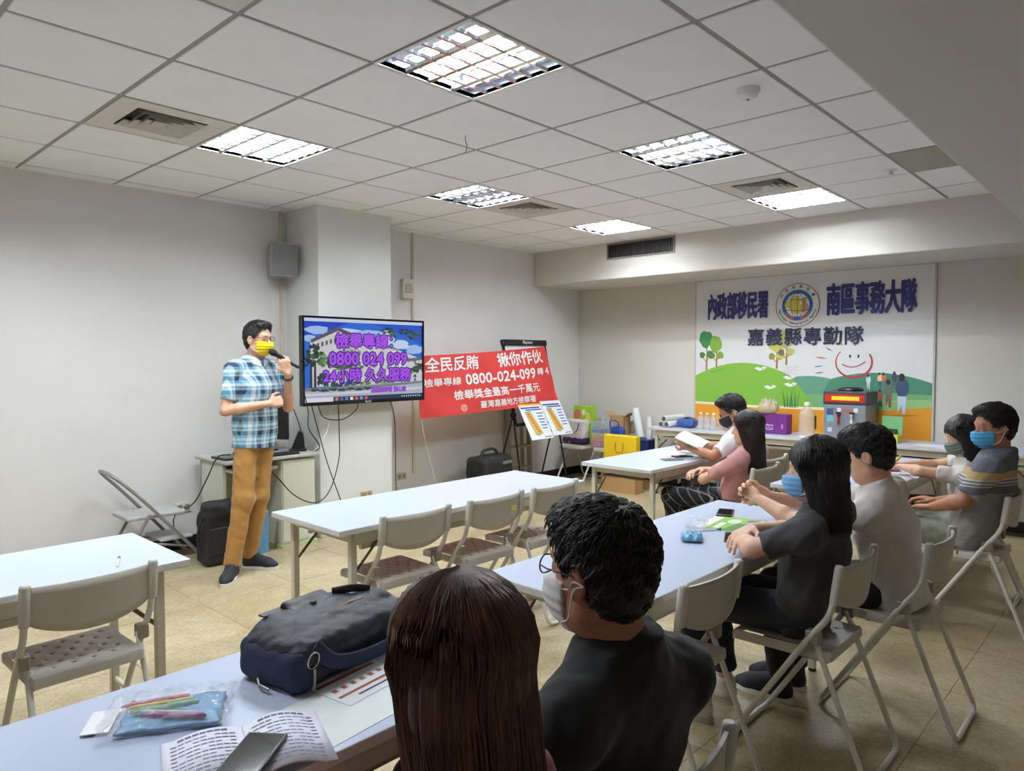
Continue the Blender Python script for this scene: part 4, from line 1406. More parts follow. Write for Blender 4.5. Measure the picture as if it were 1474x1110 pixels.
person('man in a white polo with black mask and glasses reading papers', (4.52, -.80, 0), 0,
       seated(1.240, -.07, .11, .185, el=(-.36, .12, .785), wl=(-.29, .36, .825), er=(.16, .28, .80), wr=(.0, .42, .80)),
       cloth('white_polo', C(222, 224, 230), bump=.15), cloth('grey_trousers', C(120, 116, 108)), H_BLACK, SK_B, .007, head_yaw=.55, head_pitch=-.42, sh=.185, build=1.0, sleeve=.72,
       mask=mat('black_mask', C(30, 30, 34), 0.8), glasses=M_frame_b, seed=81, hairvox=.0045,
       hands=dict(l=dict(direction=(.1, .8, .45), normal=(.8, .1, -.3), side=1, curl=.5), r=dict(direction=(-.2, .9, 0), normal=(0, 0, -1), side=1, curl=.3)), shoe=(M_shoe_b, M_sole_w))
# ================================================================== television on the pillar
M_blackp = mat('black_plastic', C(22, 22, 25), 0.35, var=0.05)
M_gloss = mat('gloss_black', C(12, 12, 14), 0.15)
M_screen = attr_mat('screen_picture', 0.2, emit=0.85)
tv = thing('television', 'wide black television on the pillar showing the purple hotline slide', 'television', (2.955, 1.90, 1.123))
MB().box((-.6225, .006, 0), (.6225, .05, .722)).box((-.35, .05, .12), (.35, .075, .5)).build('casing', M_blackp, tv, bevel=0.004)
mb = MB()
for a, b in [((-.6225, 0), (.6225, .028)), ((-.6225, .705), (.6225, .722)), ((-.6225, .028), (-.606, .705)), ((.606, .028), (.6225, .705))]:
    mb.box((a[0], -.008, a[1]), (b[0], .006, b[1]))
mb.build('bezel', M_gloss, tv)
MB().box((-.15, .07, .2), (.15, .146, .5)).build('wall_bracket', M_blackp, tv)
A_ = Art(0.000012); SW, SH = 1.212, .677
def sx(u): return (u - .5) * SW
def sy(v): return SH - v * SH
def spoly(col, pts): A_.poly(col, [(sx(u), sy(v)) for u, v in pts])
def sblob(col, u, v, ru, rv, seed=1, amp=.16): A_.blob(col, sx(u), sy(v), ru * SW, rv * SH, amp, 24, seed)
spoly(C(38, 104, 214), [(0, 1), (1, 1), (1, 0), (0, 0)])
spoly(C(20, 64, 190), [(0, .04), (.35, .04), (.22, .13), (0, .22)])
spoly(C(30, 84, 206), [(.55, .04), (1, .04), (1, .30), (.8, .16)])
for k, (u, v, ru, rv) in enumerate([(.10, .14, .09, .05), (.35, .15, .10, .04), (.52, .17, .12, .05), (.68, .22, .06, .10), (.93, .36, .09, .06), (.80, .30, .08, .06), (.04, .24, .05, .04)]):
    sblob(C(196, 214, 240) if k % 2 else C(160, 192, 236), u, v, ru, rv, k)
spoly(C(206, 204, 206), [(.05, .27), (.27, .13), (.44, .22), (.76, .36), (1.0, .49), (1.0, .80), (.05, .82)])
spoly(C(92, 84, 92), [(.05, .26), (.26, .10), (.44, .20), (.44, .235), (.26, .145), (.06, .295)])
spoly(C(150, 146, 152), [(.44, .22), (.78, .36), (.78, .385), (.44, .25)])
spoly(C(186, 182, 190), [(.27, .17), (.43, .25), (.43, .72), (.27, .76)])
spoly(C(226, 226, 228), [(.68, .40), (.76, .38), (.84, .46), (.84, .7), (.68, .7)])
spoly(C(110, 104, 116), [(.88, .48), (1.0, .46), (1.0, .50), (.88, .52)])
for k in range(5): spoly(C(74, 84, 104), [(.10 + k * .033, .30 - k * .016), (.116 + k * .033, .293 - k * .016), (.116 + k * .033, .345 - k * .016), (.10 + k * .033, .352 - k * .016)])
for r_ in range(3):
    for k in range(11):
        u = .30 + k * .062; v = .36 + r_ * .13 + k * .012
        spoly(C(96, 112, 148), [(u, v), (u + .022, v + .004), (u + .022, v + .06), (u, v + .056)])
for k in range(4): spoly(C(196, 192, 196), [(.695 + k * .036, .44), (.71 + k * .036, .44), (.71 + k * .036, .68), (.695 + k * .036, .68)])
for k, (u, v, ru, rv, c) in enumerate([(.06, .40, .07, .09, (38, 62, 52)), (.10, .47, .06, .07, (58, 92, 66)), (.03, .52, .05, .06, (30, 52, 50)), (.17, .50, .06, .08, (84, 120, 78)), (.21, .56, .05, .05, (52, 86, 60)),
        (.68, .12, .06, .04, (50, 72, 56)), (.72, .16, .05, .05, (64, 86, 62)), (.86, .13, .08, .04, (46, 68, 58)), (.92, .18, .06, .05, (60, 84, 62)), (.93, .66, .06, .08, (58, 84, 66)), (.97, .60, .04, .06, (44, 66, 56)),
        (.33, .58, .09, .04, (70, 104, 64)), (.43, .60, .05, .03, (56, 90, 58)), (.36, .80, .06, .05, (60, 90, 64)), (.48, .80, .05, .05, (110, 140, 84)), (.60, .79, .06, .06, (76, 108, 70)), (.70, .79, .05, .05, (120, 146, 92)), (.80, .79, .05, .04, (84, 116, 72)), (.25, .80, .06, .06, (44, 70, 74)), (.14, .74, .05, .10, (46, 74, 84))]):
    rq = random.Random(k)
    for q_ in range(16):
        du, dv = rq.uniform(-1, 1), rq.uniform(-1, 1); kk = rq.uniform(.7, 1.3)
        sblob(C(*[min(255, int(x * kk)) for x in c]), u + du * ru * .8, v + dv * rv * .8, ru * .26, rv * .26, k * 31 + q_, .4)
for u in (.045, .075): spoly(C(56, 54, 62), [(u, .5), (u + .014, .5), (u + .016, .84), (u - .004, .84)])
for u in (.27, .33, .40): spoly(C(40, 62, 130), [(u, .72), (u + .04, .72), (u + .04, .80), (u, .80)])
spoly(C(176, 180, 196), [(0, .84), (1, .78), (1, .95), (0, .95)])
spoly(C(120, 128, 140), [(0, .83), (.5, .82), (1, .78), (1, .81), (.5, .86), (0, .87)])
spoly(C(206, 208, 220), [(.0, .90), (.6, .885), (1, .86), (1, .885), (.6, .91), (0, .925)])
for k in range(7): sblob(C(52, 74, 62), .08 + k * .07, .855 + .01 * (k % 2), .035, .018, k + 60, .3)
spoly(C(206, 212, 234), [(0, 0), (1, 0), (1, .038), (0, .038)])
spoly(C(34, 48, 80), [(0, .945), (1, .945), (1, 1), (0, 1)])
spoly(C(216, 220, 230), [(0, .947), (.22, .947), (.22, 1), (0, 1)])
for k, c in enumerate([(220, 120, 110), (90, 110, 150), (80, 130, 190), (230, 232, 236), (226, 90, 80), (120, 170, 210), (220, 90, 110)]):
    spoly(C(*c), [(.235 + k * .04, .955), (.258 + k * .04, .955), (.258 + k * .04, .992), (.235 + k * .04, .992)])
for k in range(9): spoly(C(190, 200, 214), [(.80 + k * .021, .965), (.811 + k * .021, .965), (.811 + k * .021, .982), (.80 + k * .021, .982)])
scr = A_.build('screen', M_screen, frame((0, .0055, .028), (1, 0, 0), (0, 0, 1)), tv)
E_PUR = mat('screen_purple_light', C(10, 10, 10), 0.3, emis=C(172, 84, 238), estr=0.9)
E_PURD = mat('screen_deep_purple_light', C(10, 10, 10), 0.3, emis=C(70, 22, 132), estr=0.9)
for s, u, v, size, bold, xs_ in [('檢舉專線：', .515, .275, .128, .006, 1.05), ('0800 024 099', .52, .492, .148, .008, .98), ('24小時 久久服務', .515, .70, .122, .006, 1.02), ('嘉義檢察署 關心您', .685, .885, .046, .0015, 1.0)]:
    for lay, (m_, bo) in enumerate(((E_PURD, bold + (.007 if size > .1 else .002)), (E_PUR, bold * .5))):
        lettering('slide_lettering', s, frame((sx(u), .0055 - .006 - .0006 * (1 + lay), .028 + sy(v)), (1, 0, 0), (0, 0, 1)), size, m_, tv, bold=bo, xs=xs_)
lettering('brand_lettering', 'BenQ', frame((0, -.0086, .014), (1, 0, 0), (0, 0, 1)), .026, mat('silver_print', C(190, 190, 194), .4), tv, bold=.0006)

# ================================================================== mural on the end wall
mural = thing('wall_mural', 'printed mural with green hills, trees, smiling face and blue lettering', 'mural', (X1, 0, 0))
MX = 6.742
MB().box((MX - X1, -1.535, .74), (-.001, .87, 2.372)).build('print_panel', mat('mural_white_print', C(222, 222, 222), .55, var=.015), mural)
mb = MB()
for a, b in [((-1.545, .74), (-1.528, 2.38)), ((.863, .74), (.88, 2.38)), ((-1.545, 2.366), (.88, 2.382))]:
    mb.box((MX - .004 - X1, a[0], a[1]), (-.001, b[0], b[1]))
mb.build('edge_trim', mat('mural_edge', C(196, 188, 176), .6), mural)
# horizontal coordinate a = -y (to the viewer's right), vertical z ; origin at left bottom
A_ = Art(); a0, W_, z0, Hh = -.87, 2.405, .74, 1.632
# measured on the photo: u across 0..1 (left to right), v down 0..1
def mp(u, v): return (a0 + u * W_, z0 + (1 - v) * Hh)
def mpoly(col, pts): A_.poly(col, [mp(u, v) for u, v in pts])
def mell(col, u, v, ru, rv, n=22): x, y = mp(u, v); A_.ell(col, x, y, ru * W_, rv * Hh, n)
def mblob(col, u, v, ru, rv, s, amp=.12): x, y = mp(u, v); A_.blob(col, x, y, ru * W_, rv * Hh, amp, 24, s)
def mstroke(col, pts, w): A_.stroke(col, [mp(u, v) for u, v in pts], w)
def arc(u0, v0, u1, v1, lift, n=14): return [(u0 + (u1 - u0) * t, v0 + (v1 - v0) * t - lift * 4 * t * (1 - t)) for t in [i / n for i in range(n + 1)]]
mpoly(C(96, 150, 120), [(.40, .80)] + arc(.44, .66, .64, .665, .02) + [(1, .72), (1, .86), (.4, .88)])
mpoly(C(70, 132, 104), [(.60, .72)] + arc(.62, .66, 1.0, .675, .05) + [(1, .86), (.60, .86)])
mpoly(C(118, 166, 110), [(.40, .845), (.46, .76), (.60, .755), (.74, .775), (.86, .735), (1, .74), (1, .86), (.40, .87)])
mpoly(C(150, 190, 124), arc(.70, .83, 1.0, .77, .02) + [(1, .86), (.7, .87)])
mpoly(C(126, 178, 62), [(0, .86), (0, .655)] + arc(.0, .655, .45, .64, .085) + [(.50, .72), (.56, .84), (.56, .87), (0, .87)])
mpoly(C(236, 226, 190), [(0, .832), (.3, .842), (.62, .835), (.62, .86), (.3, .862), (0, .855)])
mpoly(C(222, 150, 34), [(0, .848), (.3, .858), (.62, .852), (.72, .85), (.80, .845), (.90, .825), (1, .81), (1, 1), (0, 1)])
mpoly(C(190, 118, 28), [(.84, .865), (.9, .855), (.97, .858), (.9, .868)])
mpoly(C(110, 168, 58), [(.07, .625), (.17, .59), (.13, .62), (.09, .635)])
# trees
for (u, vb, hgt, c1, c2, r_) in [(.058, .615, .21, (54, 130, 66), (74, 108, 48), .034), (.108, .59, .15, (126, 168, 60), (96, 116, 52), .030), (.393, .60, .16, (200, 194, 96), (150, 140, 74), .032), (.435, .575, .16, (190, 186, 110), (120, 100, 80), .034)]:
    mstroke(C(150, 118, 66), [(u, vb), (u + .002, vb - hgt * .5), (u, vb - hgt)], [.022, .016, .008])
    mblob(C(*c1), u - .004, vb - hgt * 1.02, r_, .058, int(u * 999)); mblob(C(*c1), u + .018, vb - hgt * .52, .018, .026, int(u * 777)); mblob(C(*c2), u - .022, vb - hgt * .50, .014, .022, int(u * 555))
    mstroke(C(150, 118, 66), [(u, vb - hgt * .28), (u + .016, vb - hgt * .45)], .008); mstroke(C(150, 118, 66), [(u, vb - hgt * .25), (u - .018, vb - hgt * .42)], .008)
# cranes, flowers and reeds
for (u, v) in [(.32, .60), (.365, .72), (.455, .70), (.45, .655)]:
    mpoly(C(236, 238, 236), [(u - .028, v - .004), (u - .010, v - .012), (u, v - .002), (u + .012, v - .014), (u + .030, v - .008), (u + .012, v + .008), (u - .006, v + .014), (u - .018, v + .006)])
    mpoly(C(60, 60, 64), [(u + .006, v - .002), (u + .014, v - .004), (u + .010, v + .004)])
for k in range(11):
    u = .43 + (k % 6) * .011 + .004 * (k // 6)
    mstroke(C(60, 128, 66), [(u, .845), (u + .004 * (k % 3 - 1), .79), (u + .010 * (k % 3 - 1), .715 + .02 * (k % 4))], [.010, .008, .003])
for k in range(14): mell(C(214, 206, 210),   .43 + .013 * (k % 5), .585 + .018 * (k // 5) + .006 * (k % 2), .006, .005, 8)
# smiling face drawn with a brush, and its rays
cu, cv = .712, .555
mstroke(C(176, 52, 50), [(cu + .070 * math.cos(t), cv + .092 * math.sin(t)) for t in np.linspace(-.55, 3.9, 26)], [.022 - .014 * abs(i - 9) / 16 for i in range(26)])
mstroke(C(186, 84, 76), [(cu - .045 + .09 * t, cv + .012 + .05 * t * (1 - t) * 2 - .016 * t) for t in np.linspace(0, 1, 10)], .010)
for du in (-.014, .018): mell(C(40, 40, 46), cu + du, cv - .035, .004, .011, 10)
for (p0, p1, c) in [((.60, .465), (.628, .488), (150, 60, 56)), ((.56, .525), (.605, .534), (190, 70, 66)), ((.555, .585), (.59, .578), (60, 110, 180)), ((.558, .625), (.595, .618), (80, 110, 90)), ((.66, .435), (.675, .46), (220, 204, 120)), ((.713, .43), (.718, .46), (70, 70, 130))]:
    mstroke(C(*c), [p0, ((p0[0] + p1[0]) / 2, (p0[1] + p1[1]) / 2), p1], [.004, .012, .003])
# strollers on the hillside
for (u, v, s_, c1, c2) in [(.812, .648, .45, (226, 200, 150), (70, 90, 130)), (.827, .648, .45, (196, 116, 84), (90, 120, 110)), (.866, .645, .5, (62, 72, 90), (80, 90, 110)), (.845, .715, .8, (92, 112, 92), (120, 96, 80)), (.893, .705, 1.15, (56, 76, 104), (196, 208, 224)), (.77, .66, .45, (220, 224, 230), (200, 206, 216)), (.815, .75, .5, (150, 70, 60), (90, 90, 110))]:
    mblob(C(*c1), u, v, .020 * s_, .050 * s_, int(u * 100), .08); mell(C(44, 40, 44), u - .002, v - .055 * s_, .010 * s_, .020 * s_, 12)
    mpoly(C(*c2), [(u - .014 * s_, v + .04 * s_), (u + .014 * s_, v + .04 * s_), (u + .012 * s_, v + .13 * s_), (u + .002 * s_, v + .13 * s_), (u, v + .08 * s_), (u - .012 * s_, v + .125 * s_)])
# emblem: ring, blue disc, globe with landmass and meridians
eu, ev = .480, .197
RU = .0945; RV = RU * W_ / Hh
for c, k in [((132, 96, 62), 1.0), ((222, 220, 218), .965), ((40, 96, 168), .70), ((232, 230, 226), .54)]:
    mell(C(*c), eu, ev, RU * k, RV * k, 36)
mblob(C(206, 196, 84), eu - .014, ev - .012, .034, .048, 5, .3); mblob(C(196, 150, 96), eu + .030, ev + .004, .016, .05, 9, .3); mblob(C(206, 196, 84), eu - .002, ev + .035, .020, .02, 6, .3)
for k in (-.55, 0, .55): mstroke(C(60, 70, 90), [(eu + RU * .54 * k * math.cos(t), ev + RV * .54 * math.sin(t)) for t in np.linspace(-PI / 2, PI / 2, 11)], .006)
for k in (-.3, .2): mstroke(C(60, 70, 90), [(eu - RU * .5, ev + RV * k), (eu, ev + RV * (k + .06)), (eu + RU * .5, ev + RV * k)], .006)
for s_ in (-1, 1): mstroke(C(176, 110, 74), [(eu + s_ * RU * .62 * math.cos(t), ev + RV * .62 * math.sin(t)) for t in np.linspace(.5, 1.35, 8)], [.012, .02, .024, .024, .024, .02, .016, .01])
A_.build('mural_picture', attr_mat('mural_print', .6), frame((MX - X1 - .0006, 0, 0), (0, -1, 0), (0, 0, 1)), mural)
M_navy_ink = mat('navy_ink', C(44, 44, 112), .6, var=.12, scale=9)
M_ink = mat('dark_blue_ink', C(30, 32, 64), .6)
def mural_text(s, u, v, size, bold=0, xs=1.0, m_=None, rot=0.0, spacing=1.0):
    a, z = mp(u, v)
    up = (0, math.sin(rot), math.cos(rot))
    return lettering('mural_lettering', s, frame((MX - X1 - .011, -a, z), (0, -math.cos(rot), math.sin(rot)), up), size, m_ or M_navy_ink, mural, bold, spacing, xs)
mural_text('內政部移民署', .208, .194, .31, .008, .376)
mural_text('南區事務大隊', .770, .189, .33, .009, .41)
mural_text('嘉義縣專勤隊', .505, .403, .190, .0045, 1.0, M_ink, spacing=1.09)
ax_, az_ = mp(eu, ev); rad = RU * W_ * .83
for k, ch in enumerate('內政部移民署'):
    t = math.radians(58 - k * 23.2)
    mural_text(ch, eu - math.sin(t) * rad / W_, ev - math.cos(t) * rad / Hh, .036, .0006, 1.0, M_ink, rot=t)
for k, ch in enumerate('National Immigration Agency'):
    t = math.radians(-74 + k * 5.7)
    mural_text(ch, eu + math.sin(t) * rad / W_, ev + math.cos(t) * rad / Hh, .036, .0008, 1.0, M_ink, rot=t)

# ================================================================== red banner strung from the television to the easel
BT = [np.array(p) for p in ((3.55, 1.985, 1.525), (5.69, 2.235, 1.640), (5.755, 2.075, .985), (3.60, 1.975, .94))]
def ban(u, v, off=0.0):
    p = (BT[0] * (1 - u) + BT[1] * u) * (1 - v) + (BT[3] * (1 - u) + BT[2] * u) * v
    wv = .007 * math.sin(9 * u + 4 * v) + .005 * math.sin(17 * u - 9 * v + 1) + .004 * math.sin(5 * u + 15 * v)
    sag = -.012 * math.sin(PI * u) * (1 - v)
    return Vector(p) + Vector((.11, -1, 0)).normalized() * (wv + off) + Vector((0, 0, sag))
M_red = mat('red_banner_cloth', C(206, 44, 40), .7, var=.08, scale=6, bump=.2, bscale=500, sheen=.2)
M_bw = mat('banner_white_print', C(240, 234, 232), .7)
banner = thing('hanging_banner', 'red cloth banner with white characters and hotline number beside the television', 'banner', (4.6, 2.05, .96))
bo = Vector(banner.location)
nu, nv = 44, 14
vs = [ban(i / nu, j / nv, 0) - bo for i in range(nu + 1) for j in range(nv + 1)] + [ban(i / nu, j / nv, -.0015) - bo for i in range(nu + 1) for j in range(nv + 1)]
n = (nu + 1) * (nv + 1)
fs = [(i * (nv + 1) + j, (i + 1) * (nv + 1) + j, (i + 1) * (nv + 1) + j + 1, i * (nv + 1) + j + 1) for i in range(nu) for j in range(nv)]
MB().add(vs, fs + [tuple(q + n for q in reversed(f)) for f in fs], 0, True).build('cloth', M_red, banner)
BW, BH = 2.16, .60
def ban_text(s, uc, vc, size, bold=0.0, xs=1.0, spacing=1.0, align='CENTER', name='banner_lettering'):
    me = text_mesh(s, size, bold, spacing, align, xs)
    bm = bmesh.new(); bm.from_mesh(me)
    bmesh.ops.triangulate(bm, faces=bm.faces)
    bm.to_mesh(me); bm.free()
    for v in me.vertices:
        v.co = ban(uc + v.co.x / BW, vc - v.co.y / BH, .0045) - bo
    me.materials.clear(); me.materials.append(M_bw)
    return link(bpy.data.objects.new(name, me), banner)
ban_text('全民反賄', .235, .175, .150, .0035, 1.36); ban_text('揪你作伙', .755, .175, .150, .0035, 1.36)
ban_text('檢舉專線', .155, .455, .085, .0015, 1.55); ban_text('0800-024-099', .585, .445, .150, .004, 1.42); ban_text('轉', .905, .43, .080, .0015, 1.5); ban_text('4', .965, .43, .11, .002, 1.3)
ban_text('檢舉獎金最高一千萬元', .545, .695, .098, .002, 1.42); ban_text('臺灣嘉義地方檢察署', .60, .885, .078, .0015, 1.34)
for rr_, ww in ((.032, .004), (.022, .003), (.010, .004)):
    ring = []
    for t in np.linspace(0, 2 * PI, 25)[:-1]:
        ring.append(ban(.275 + rr_ * 1.3 * math.cos(t) / BW, .90 + rr_ * math.sin(t) / BH, .004) - bo)
    MB().tube(ring, ww * .6, 5, closed=True).build('emblem_ring', M_bw, banner)
tag(MB().tube(bez([ban(0.005, .995, .002), Vector((3.66, 1.97, .70)), Vector((3.78, 1.98, .36)), Vector((3.93, 2.0, .006))]), .0028, 6).build('banner_cord', mat('white_cord', C(226, 222, 214), .7)), 'thin white cord hanging from the lower left corner of the red banner', 'cord')

# ================================================================== flip-chart easel
es = thing('flipchart_easel', 'black flip-chart easel with a white board behind the red banner', 'easel', (5.46, 2.26, 0))
EM = frame((0, -.10, .78), (1, 0, 0), (0, .2, .93))
def em(x, u, n_=0.0): return EM @ Vector((x, u, n_))
mb = MB(); mb.box((-.345, .0, -.012), (.345, .90, 0), M=EM); mb.build('whiteboard', mat('whiteboard_face', C(226, 232, 236), .25), es)
mb = MB(); mb.box((-.375, .89, -.025), (.375, .952, .03), M=EM); mb.build('clamp_bar', M_blackp, es, bevel=.006)
lettering('header_lettering', 'Flipchart', EM @ Matrix.Translation((0.03, .92, .0312)), .048, mat('white_print', C(230, 230, 230), .5), es, bold=.001)
for s_ in (-1, 1):
    MB().box((s_ * .355 - .012, -.02, -.016), (s_ * .355 + .012, .90, .012), M=EM).build('side_rail', M_blackp, es)
    kn = em(s_ * .37, .10)
    MB().lathe([(.03, -.02), (.034, -.012), (.034, .012), (.03, .02)], 14, M=Matrix.Rotation(PI / 2, 3, 'Y').to_4x4(), c=kn).build('clamp_knob', M_blackp, es)
    MB().tube([kn, Vector((s_ * .40, .19, .012))], .010, 8).build('rear_leg', M_blackp, es)
    MB().tube([kn, Vector((s_ * .40 + .03, -.22, .012))], .010, 8).build('front_leg', M_blackp, es)
MB().box((-.345, -.035, -.01), (.345, .0, .06), M=EM).build('pen_tray', M_blackp, es, bevel=.004)
def notice(label, c0, c1, c2, c3, yellow):
    """paper hanging below the banner; corners TL TR BR BL"""
    t = thing('notice_sheet', label, 'notice', tuple(np.array(c3)))
    P = [np.array(c) - np.array(c3) for c in (c0, c1, c2, c3)]
    M4 = frame(tuple(P[3]), tuple(P[2] - P[3]), tuple(P[0] - P[3]))
    w_, h_ = np.linalg.norm(P[2] - P[3]), np.linalg.norm(P[0] - P[3])
    MB().box((0, 0, -.0015), (w_, h_, 0), M=M4).build('paper', mat('notice_paper', C(232, 236, 240), .6), t)
    a = Art()
    if yellow: a.rect(C(236, 190, 60), .0, h_ * .95, w_, h_)
    a.stroke(C(40, 70, 150), [(.06 * w_, .89 * h_), (.90 * w_, .89 * h_)], .018); a.stroke(C(40, 70, 150), [(.22 * w_, .83 * h_), (.95 * w_, .83 * h_)], .014)
    q = [(.16, .78), (.42, .80), (.62, .16), (.40, .10), (.26, .13)]
    a.poly(C(168, 160, 132), [(x * w_, y * h_) for x, y in q])
    a.poly(C(224, 176, 84), [((x * .86 + .055) * w_, (y * .88 + .055) * h_) for x, y in q])
    for k in range(9):
        y = .72 - k * .062
        a.stroke(C(44, 36, 30), [((.24 + k * .022) * w_, y * h_), ((.31 + k * .022 + .02 * (k % 2)) * w_, (y - .03) * h_), ((.36 + k * .02) * w_, (y + .015) * h_)], .009)
        a.stroke(C(206, 112, 40), [((.25 + k * .02) * w_, (y - .03) * h_), ((.37 + k * .02) * w_, (y - .02) * h_)], .007)
    for k in range(6): a.stroke(C(70, 100, 170), [(.66 * w_, (.72 - k * .085) * h_), ((.94 - .05 * (k % 2)) * w_, (.72 - k * .085) * h_)], .012)
    a.stroke(C(60, 70, 110), [(.62 * w_, .05 * h_), (.92 * w_, .05 * h_)], .008)
    a.build('print', attr_mat('notice_print', .6), M4 @ Matrix.Translation((0, 0, .0004)), t)
notice('notice sheet with a yellow top edge hanging under the banner, left of two', (5.02, 2.05, 1.0), (5.385, 2.05, 1.0), (5.385, 1.84, .63), (5.02, 1.84, .63), True)
notice('notice sheet with blue heading hanging under the banner, right of two', (5.395, 2.06, 1.02), (5.74, 2.06, 1.02), (5.74, 1.85, .65), (5.395, 1.85, .65), False)
# ladder against the wall
ld = thing('step_ladder', 'aluminium step ladder standing folded behind the easel', 'ladder', (5.45, 2.42, 0))
M_lad = mat('dull_aluminium', C(176, 170, 156), .4, .7, var=.06)
for s_ in (-1, 1):
    MB().box((-.012, -.03, 0), (.012, .03, 1.30), M=Matrix.Translation((s_ * .20, 0, 0)) @ Matrix.Rotation(-s_ * .05, 4, 'Y')).build('stile', M_lad, ld)
    MB().box((-.010, -.02, 0), (.010, .02, 1.28), M=Matrix.Translation((s_ * .17, .09, 0)) @ Matrix.Rotation(-s_ * .04, 4, 'Y')).build('rear_stile', M_lad, ld)
for k in range(5):
    MB().box((-.185 + k * .01, -.04, .22 + k * .25), (.185 - k * .01, .03, .245 + k * .25)).build('step', M_lad, ld)
# ================================================================== props
def mapped(o, M):
    o.matrix_local = M
    return o
def rot(x=0, y=0, z=0, t=(0, 0, 0)):
    return Matrix.Translation(t) @ Matrix.Rotation(z, 4, 'Z') @ Matrix.Rotation(y, 4, 'Y') @ Matrix.Rotation(x, 4, 'X')
def soft(name, w, d, h, m, parent=None, loc=(0, 0, 0), rz=0.0, amp=.004, freq=40, seed=1, n=22, flatb=True):
    """crumpled pouch or bag: pillow-shaped closed surface with creases"""
    vs, fs = [], []
    for side in (1, -1):
        for i in range(n + 1):
            for j in range(n + 1):
                u, v = -1 + 2 * i / n, -1 + 2 * j / n
                e = max(0, (1 - u ** 4) * (1 - v ** 4)) ** .5
                nz = vnoise(np.array([u * w * .5, v * d * .5, side * .3]), freq, seed)
                z = h * .5 + side * h * .5 * e + (amp * nz * (e if side > 0 else 0))
                if side < 0: z = max(0.0005, h * .5 * (1 - e))
                x = u * w * .5 * (1 + .03 * math.sin(9 * v + seed)); y = v * d * .5 * (1 + .03 * math.sin(8 * u + seed))
                vs.append((x, y, max(z, .0005)))
    k = (n + 1) ** 2
    for i in range(n):
        for j in range(n):
            a = i * (n + 1) + j
            fs.append((a, a + n + 1, a + n + 2, a + 1)); fs.append((k + a, k + a + 1, k + a + n + 2, k + a + n + 1))
    o = MB().add(vs, fs, 0, True).build(name, m, parent, weld=True)
    o.location = loc; o.rotation_euler = (0, 0, rz)
    return o
def clear_plastic(name, tint=(236, 240, 246), a=.28):
    return mat(name, C(*tint), .12, var=.05, scale=60, alpha=a, bump=.7, bscale=70, coat=.5)
M_clear = clear_plastic('clear_plastic')
M_paper = mat('white_paper', C(234, 235, 238), .6, var=.02)
M_phone = mat('phone_glass', C(18, 20, 24), .08, coat=.4)
def sheet(name, label, cat, loc, w, d, rz, m=None, lift=0.0008):
    o = MB().box((-w / 2, -d / 2, 0), (w / 2, d / 2, lift)).build(name, m or M_paper)
    o.location = loc; o.rotation_euler = (0, 0, rz)
    return tag(o, label, cat)
def phone(label, loc, rz, body, w=.075, l=.155, cover=None):
    t = thing('mobile_phone', label, 'phone', loc, rz)
    MB().box((-w / 2, -l / 2, 0), (w / 2, l / 2, .009)).build('body', body, t, bevel=.003, seg=2)
    MB().box((-w / 2 + .004, -l / 2 + .005, .009), (w / 2 - .004, l / 2 - .005, .0096)).build('screen', M_phone, t)
    return t
TZ = .7402
# ---- nearest table
t = thing('shoulder_bag', 'navy canvas shoulder bag with brown zip on the nearest table', 'bag', (.335, -1.585, TZ), .20)
M_nv = mat('navy_canvas', C(38, 50, 76), .75, var=.12, scale=12, bump=.4, bscale=420)
M_nv2 = mat('dark_navy_nylon', C(34, 38, 50), .5, var=.12, scale=12, bump=.3, bscale=300)
M_lth = mat('brown_leather_trim', C(70, 56, 56), .5, var=.1)
F = Field((-.24, -.14, 0), (.24, .14, .18), .005)
F.rbox((0, 0, .058), (.205, .105, .058), .035); F.rbox((0, .02, .10), (.17, .07, .04), .03, k=.03); F.ell((-.02, -.055, .075), (.17, .06, .05), .03)
F.wrinkle(.002, 34, 4); F.wrinkle(.0012, 80, 7); F.half((0, 0, .002), (0, 0, -1))
V, Q = F.mesh(); mesh_obj('bag_body', V, Q, M_nv2, t)
F = Field((-.24, -.14, 0), (-.12, .14, .16), .005); F.rbox((-.175, 0, .05), (.037, .108, .052), .03); F.wrinkle(.002, 50, 2); F.half((0, 0, .002), (0, 0, -1))
V, Q = F.mesh(); mesh_obj('side_panel', V, Q, M_nv, t)
F = Field((-.10, -.04, .08), (.10, .12, .18), .004); F.rbox((-.03, .035, .13), (.07, .05, .012), .011, R=np.array(Matrix.Rotation(.35, 3, 'X'))); F.wrinkle(.002, 60, 3)
V, Q = F.mesh(); mesh_obj('pocket_flap', V, Q, mat('black_leather', C(36, 34, 38), .45, bump=.2, bscale=200), t)
MB().lathe([(.009, 0), (.009, .004), (.004, .006)], 14, c=(-.03, .035, .142)).build('snap_button', M_lth, t)
MB().tube(bez([(-.17, -.07, .108), (-.10, -.045, .128), (0, -.035, .137), (.10, -.035, .132), (.18, -.05, .112)]), .0045, 8).build('zip', mat('tan_zip', C(140, 96, 62), .5), t)
MB().tube(bez([(.05, .05, .146), (.09, .01, .152), (.13, -.01, .142)]), .011, 8, flat=.25).build('top_tab', M_lth, t)
MB().tube(bez([(-.16, -.105, .10), (-.10, -.125, .05), (.05, -.132, .035), (.20, -.12, .05)]), .020, 8, flat=.2).build('shoulder_strap', M_nv, t)
ring = [Vector((-.168 + .017 * math.cos(a), -.113 - .003 * math.sin(a), .075 + .019 * math.sin(a))) for a in np.linspace(0, 2 * PI, 21)[:-1]]
M_ring = mat('steel_ring', C(176, 172, 164), .25, .9)
MB().tube(ring, .0022, 8, closed=True).build('key_ring', M_ring, t)
MB().tube([(-.168, -.116, .056), (-.17, -.118, .03), (-.176, -.122, .012)], .0035, 8).build('snap_hook', M_ring, t)
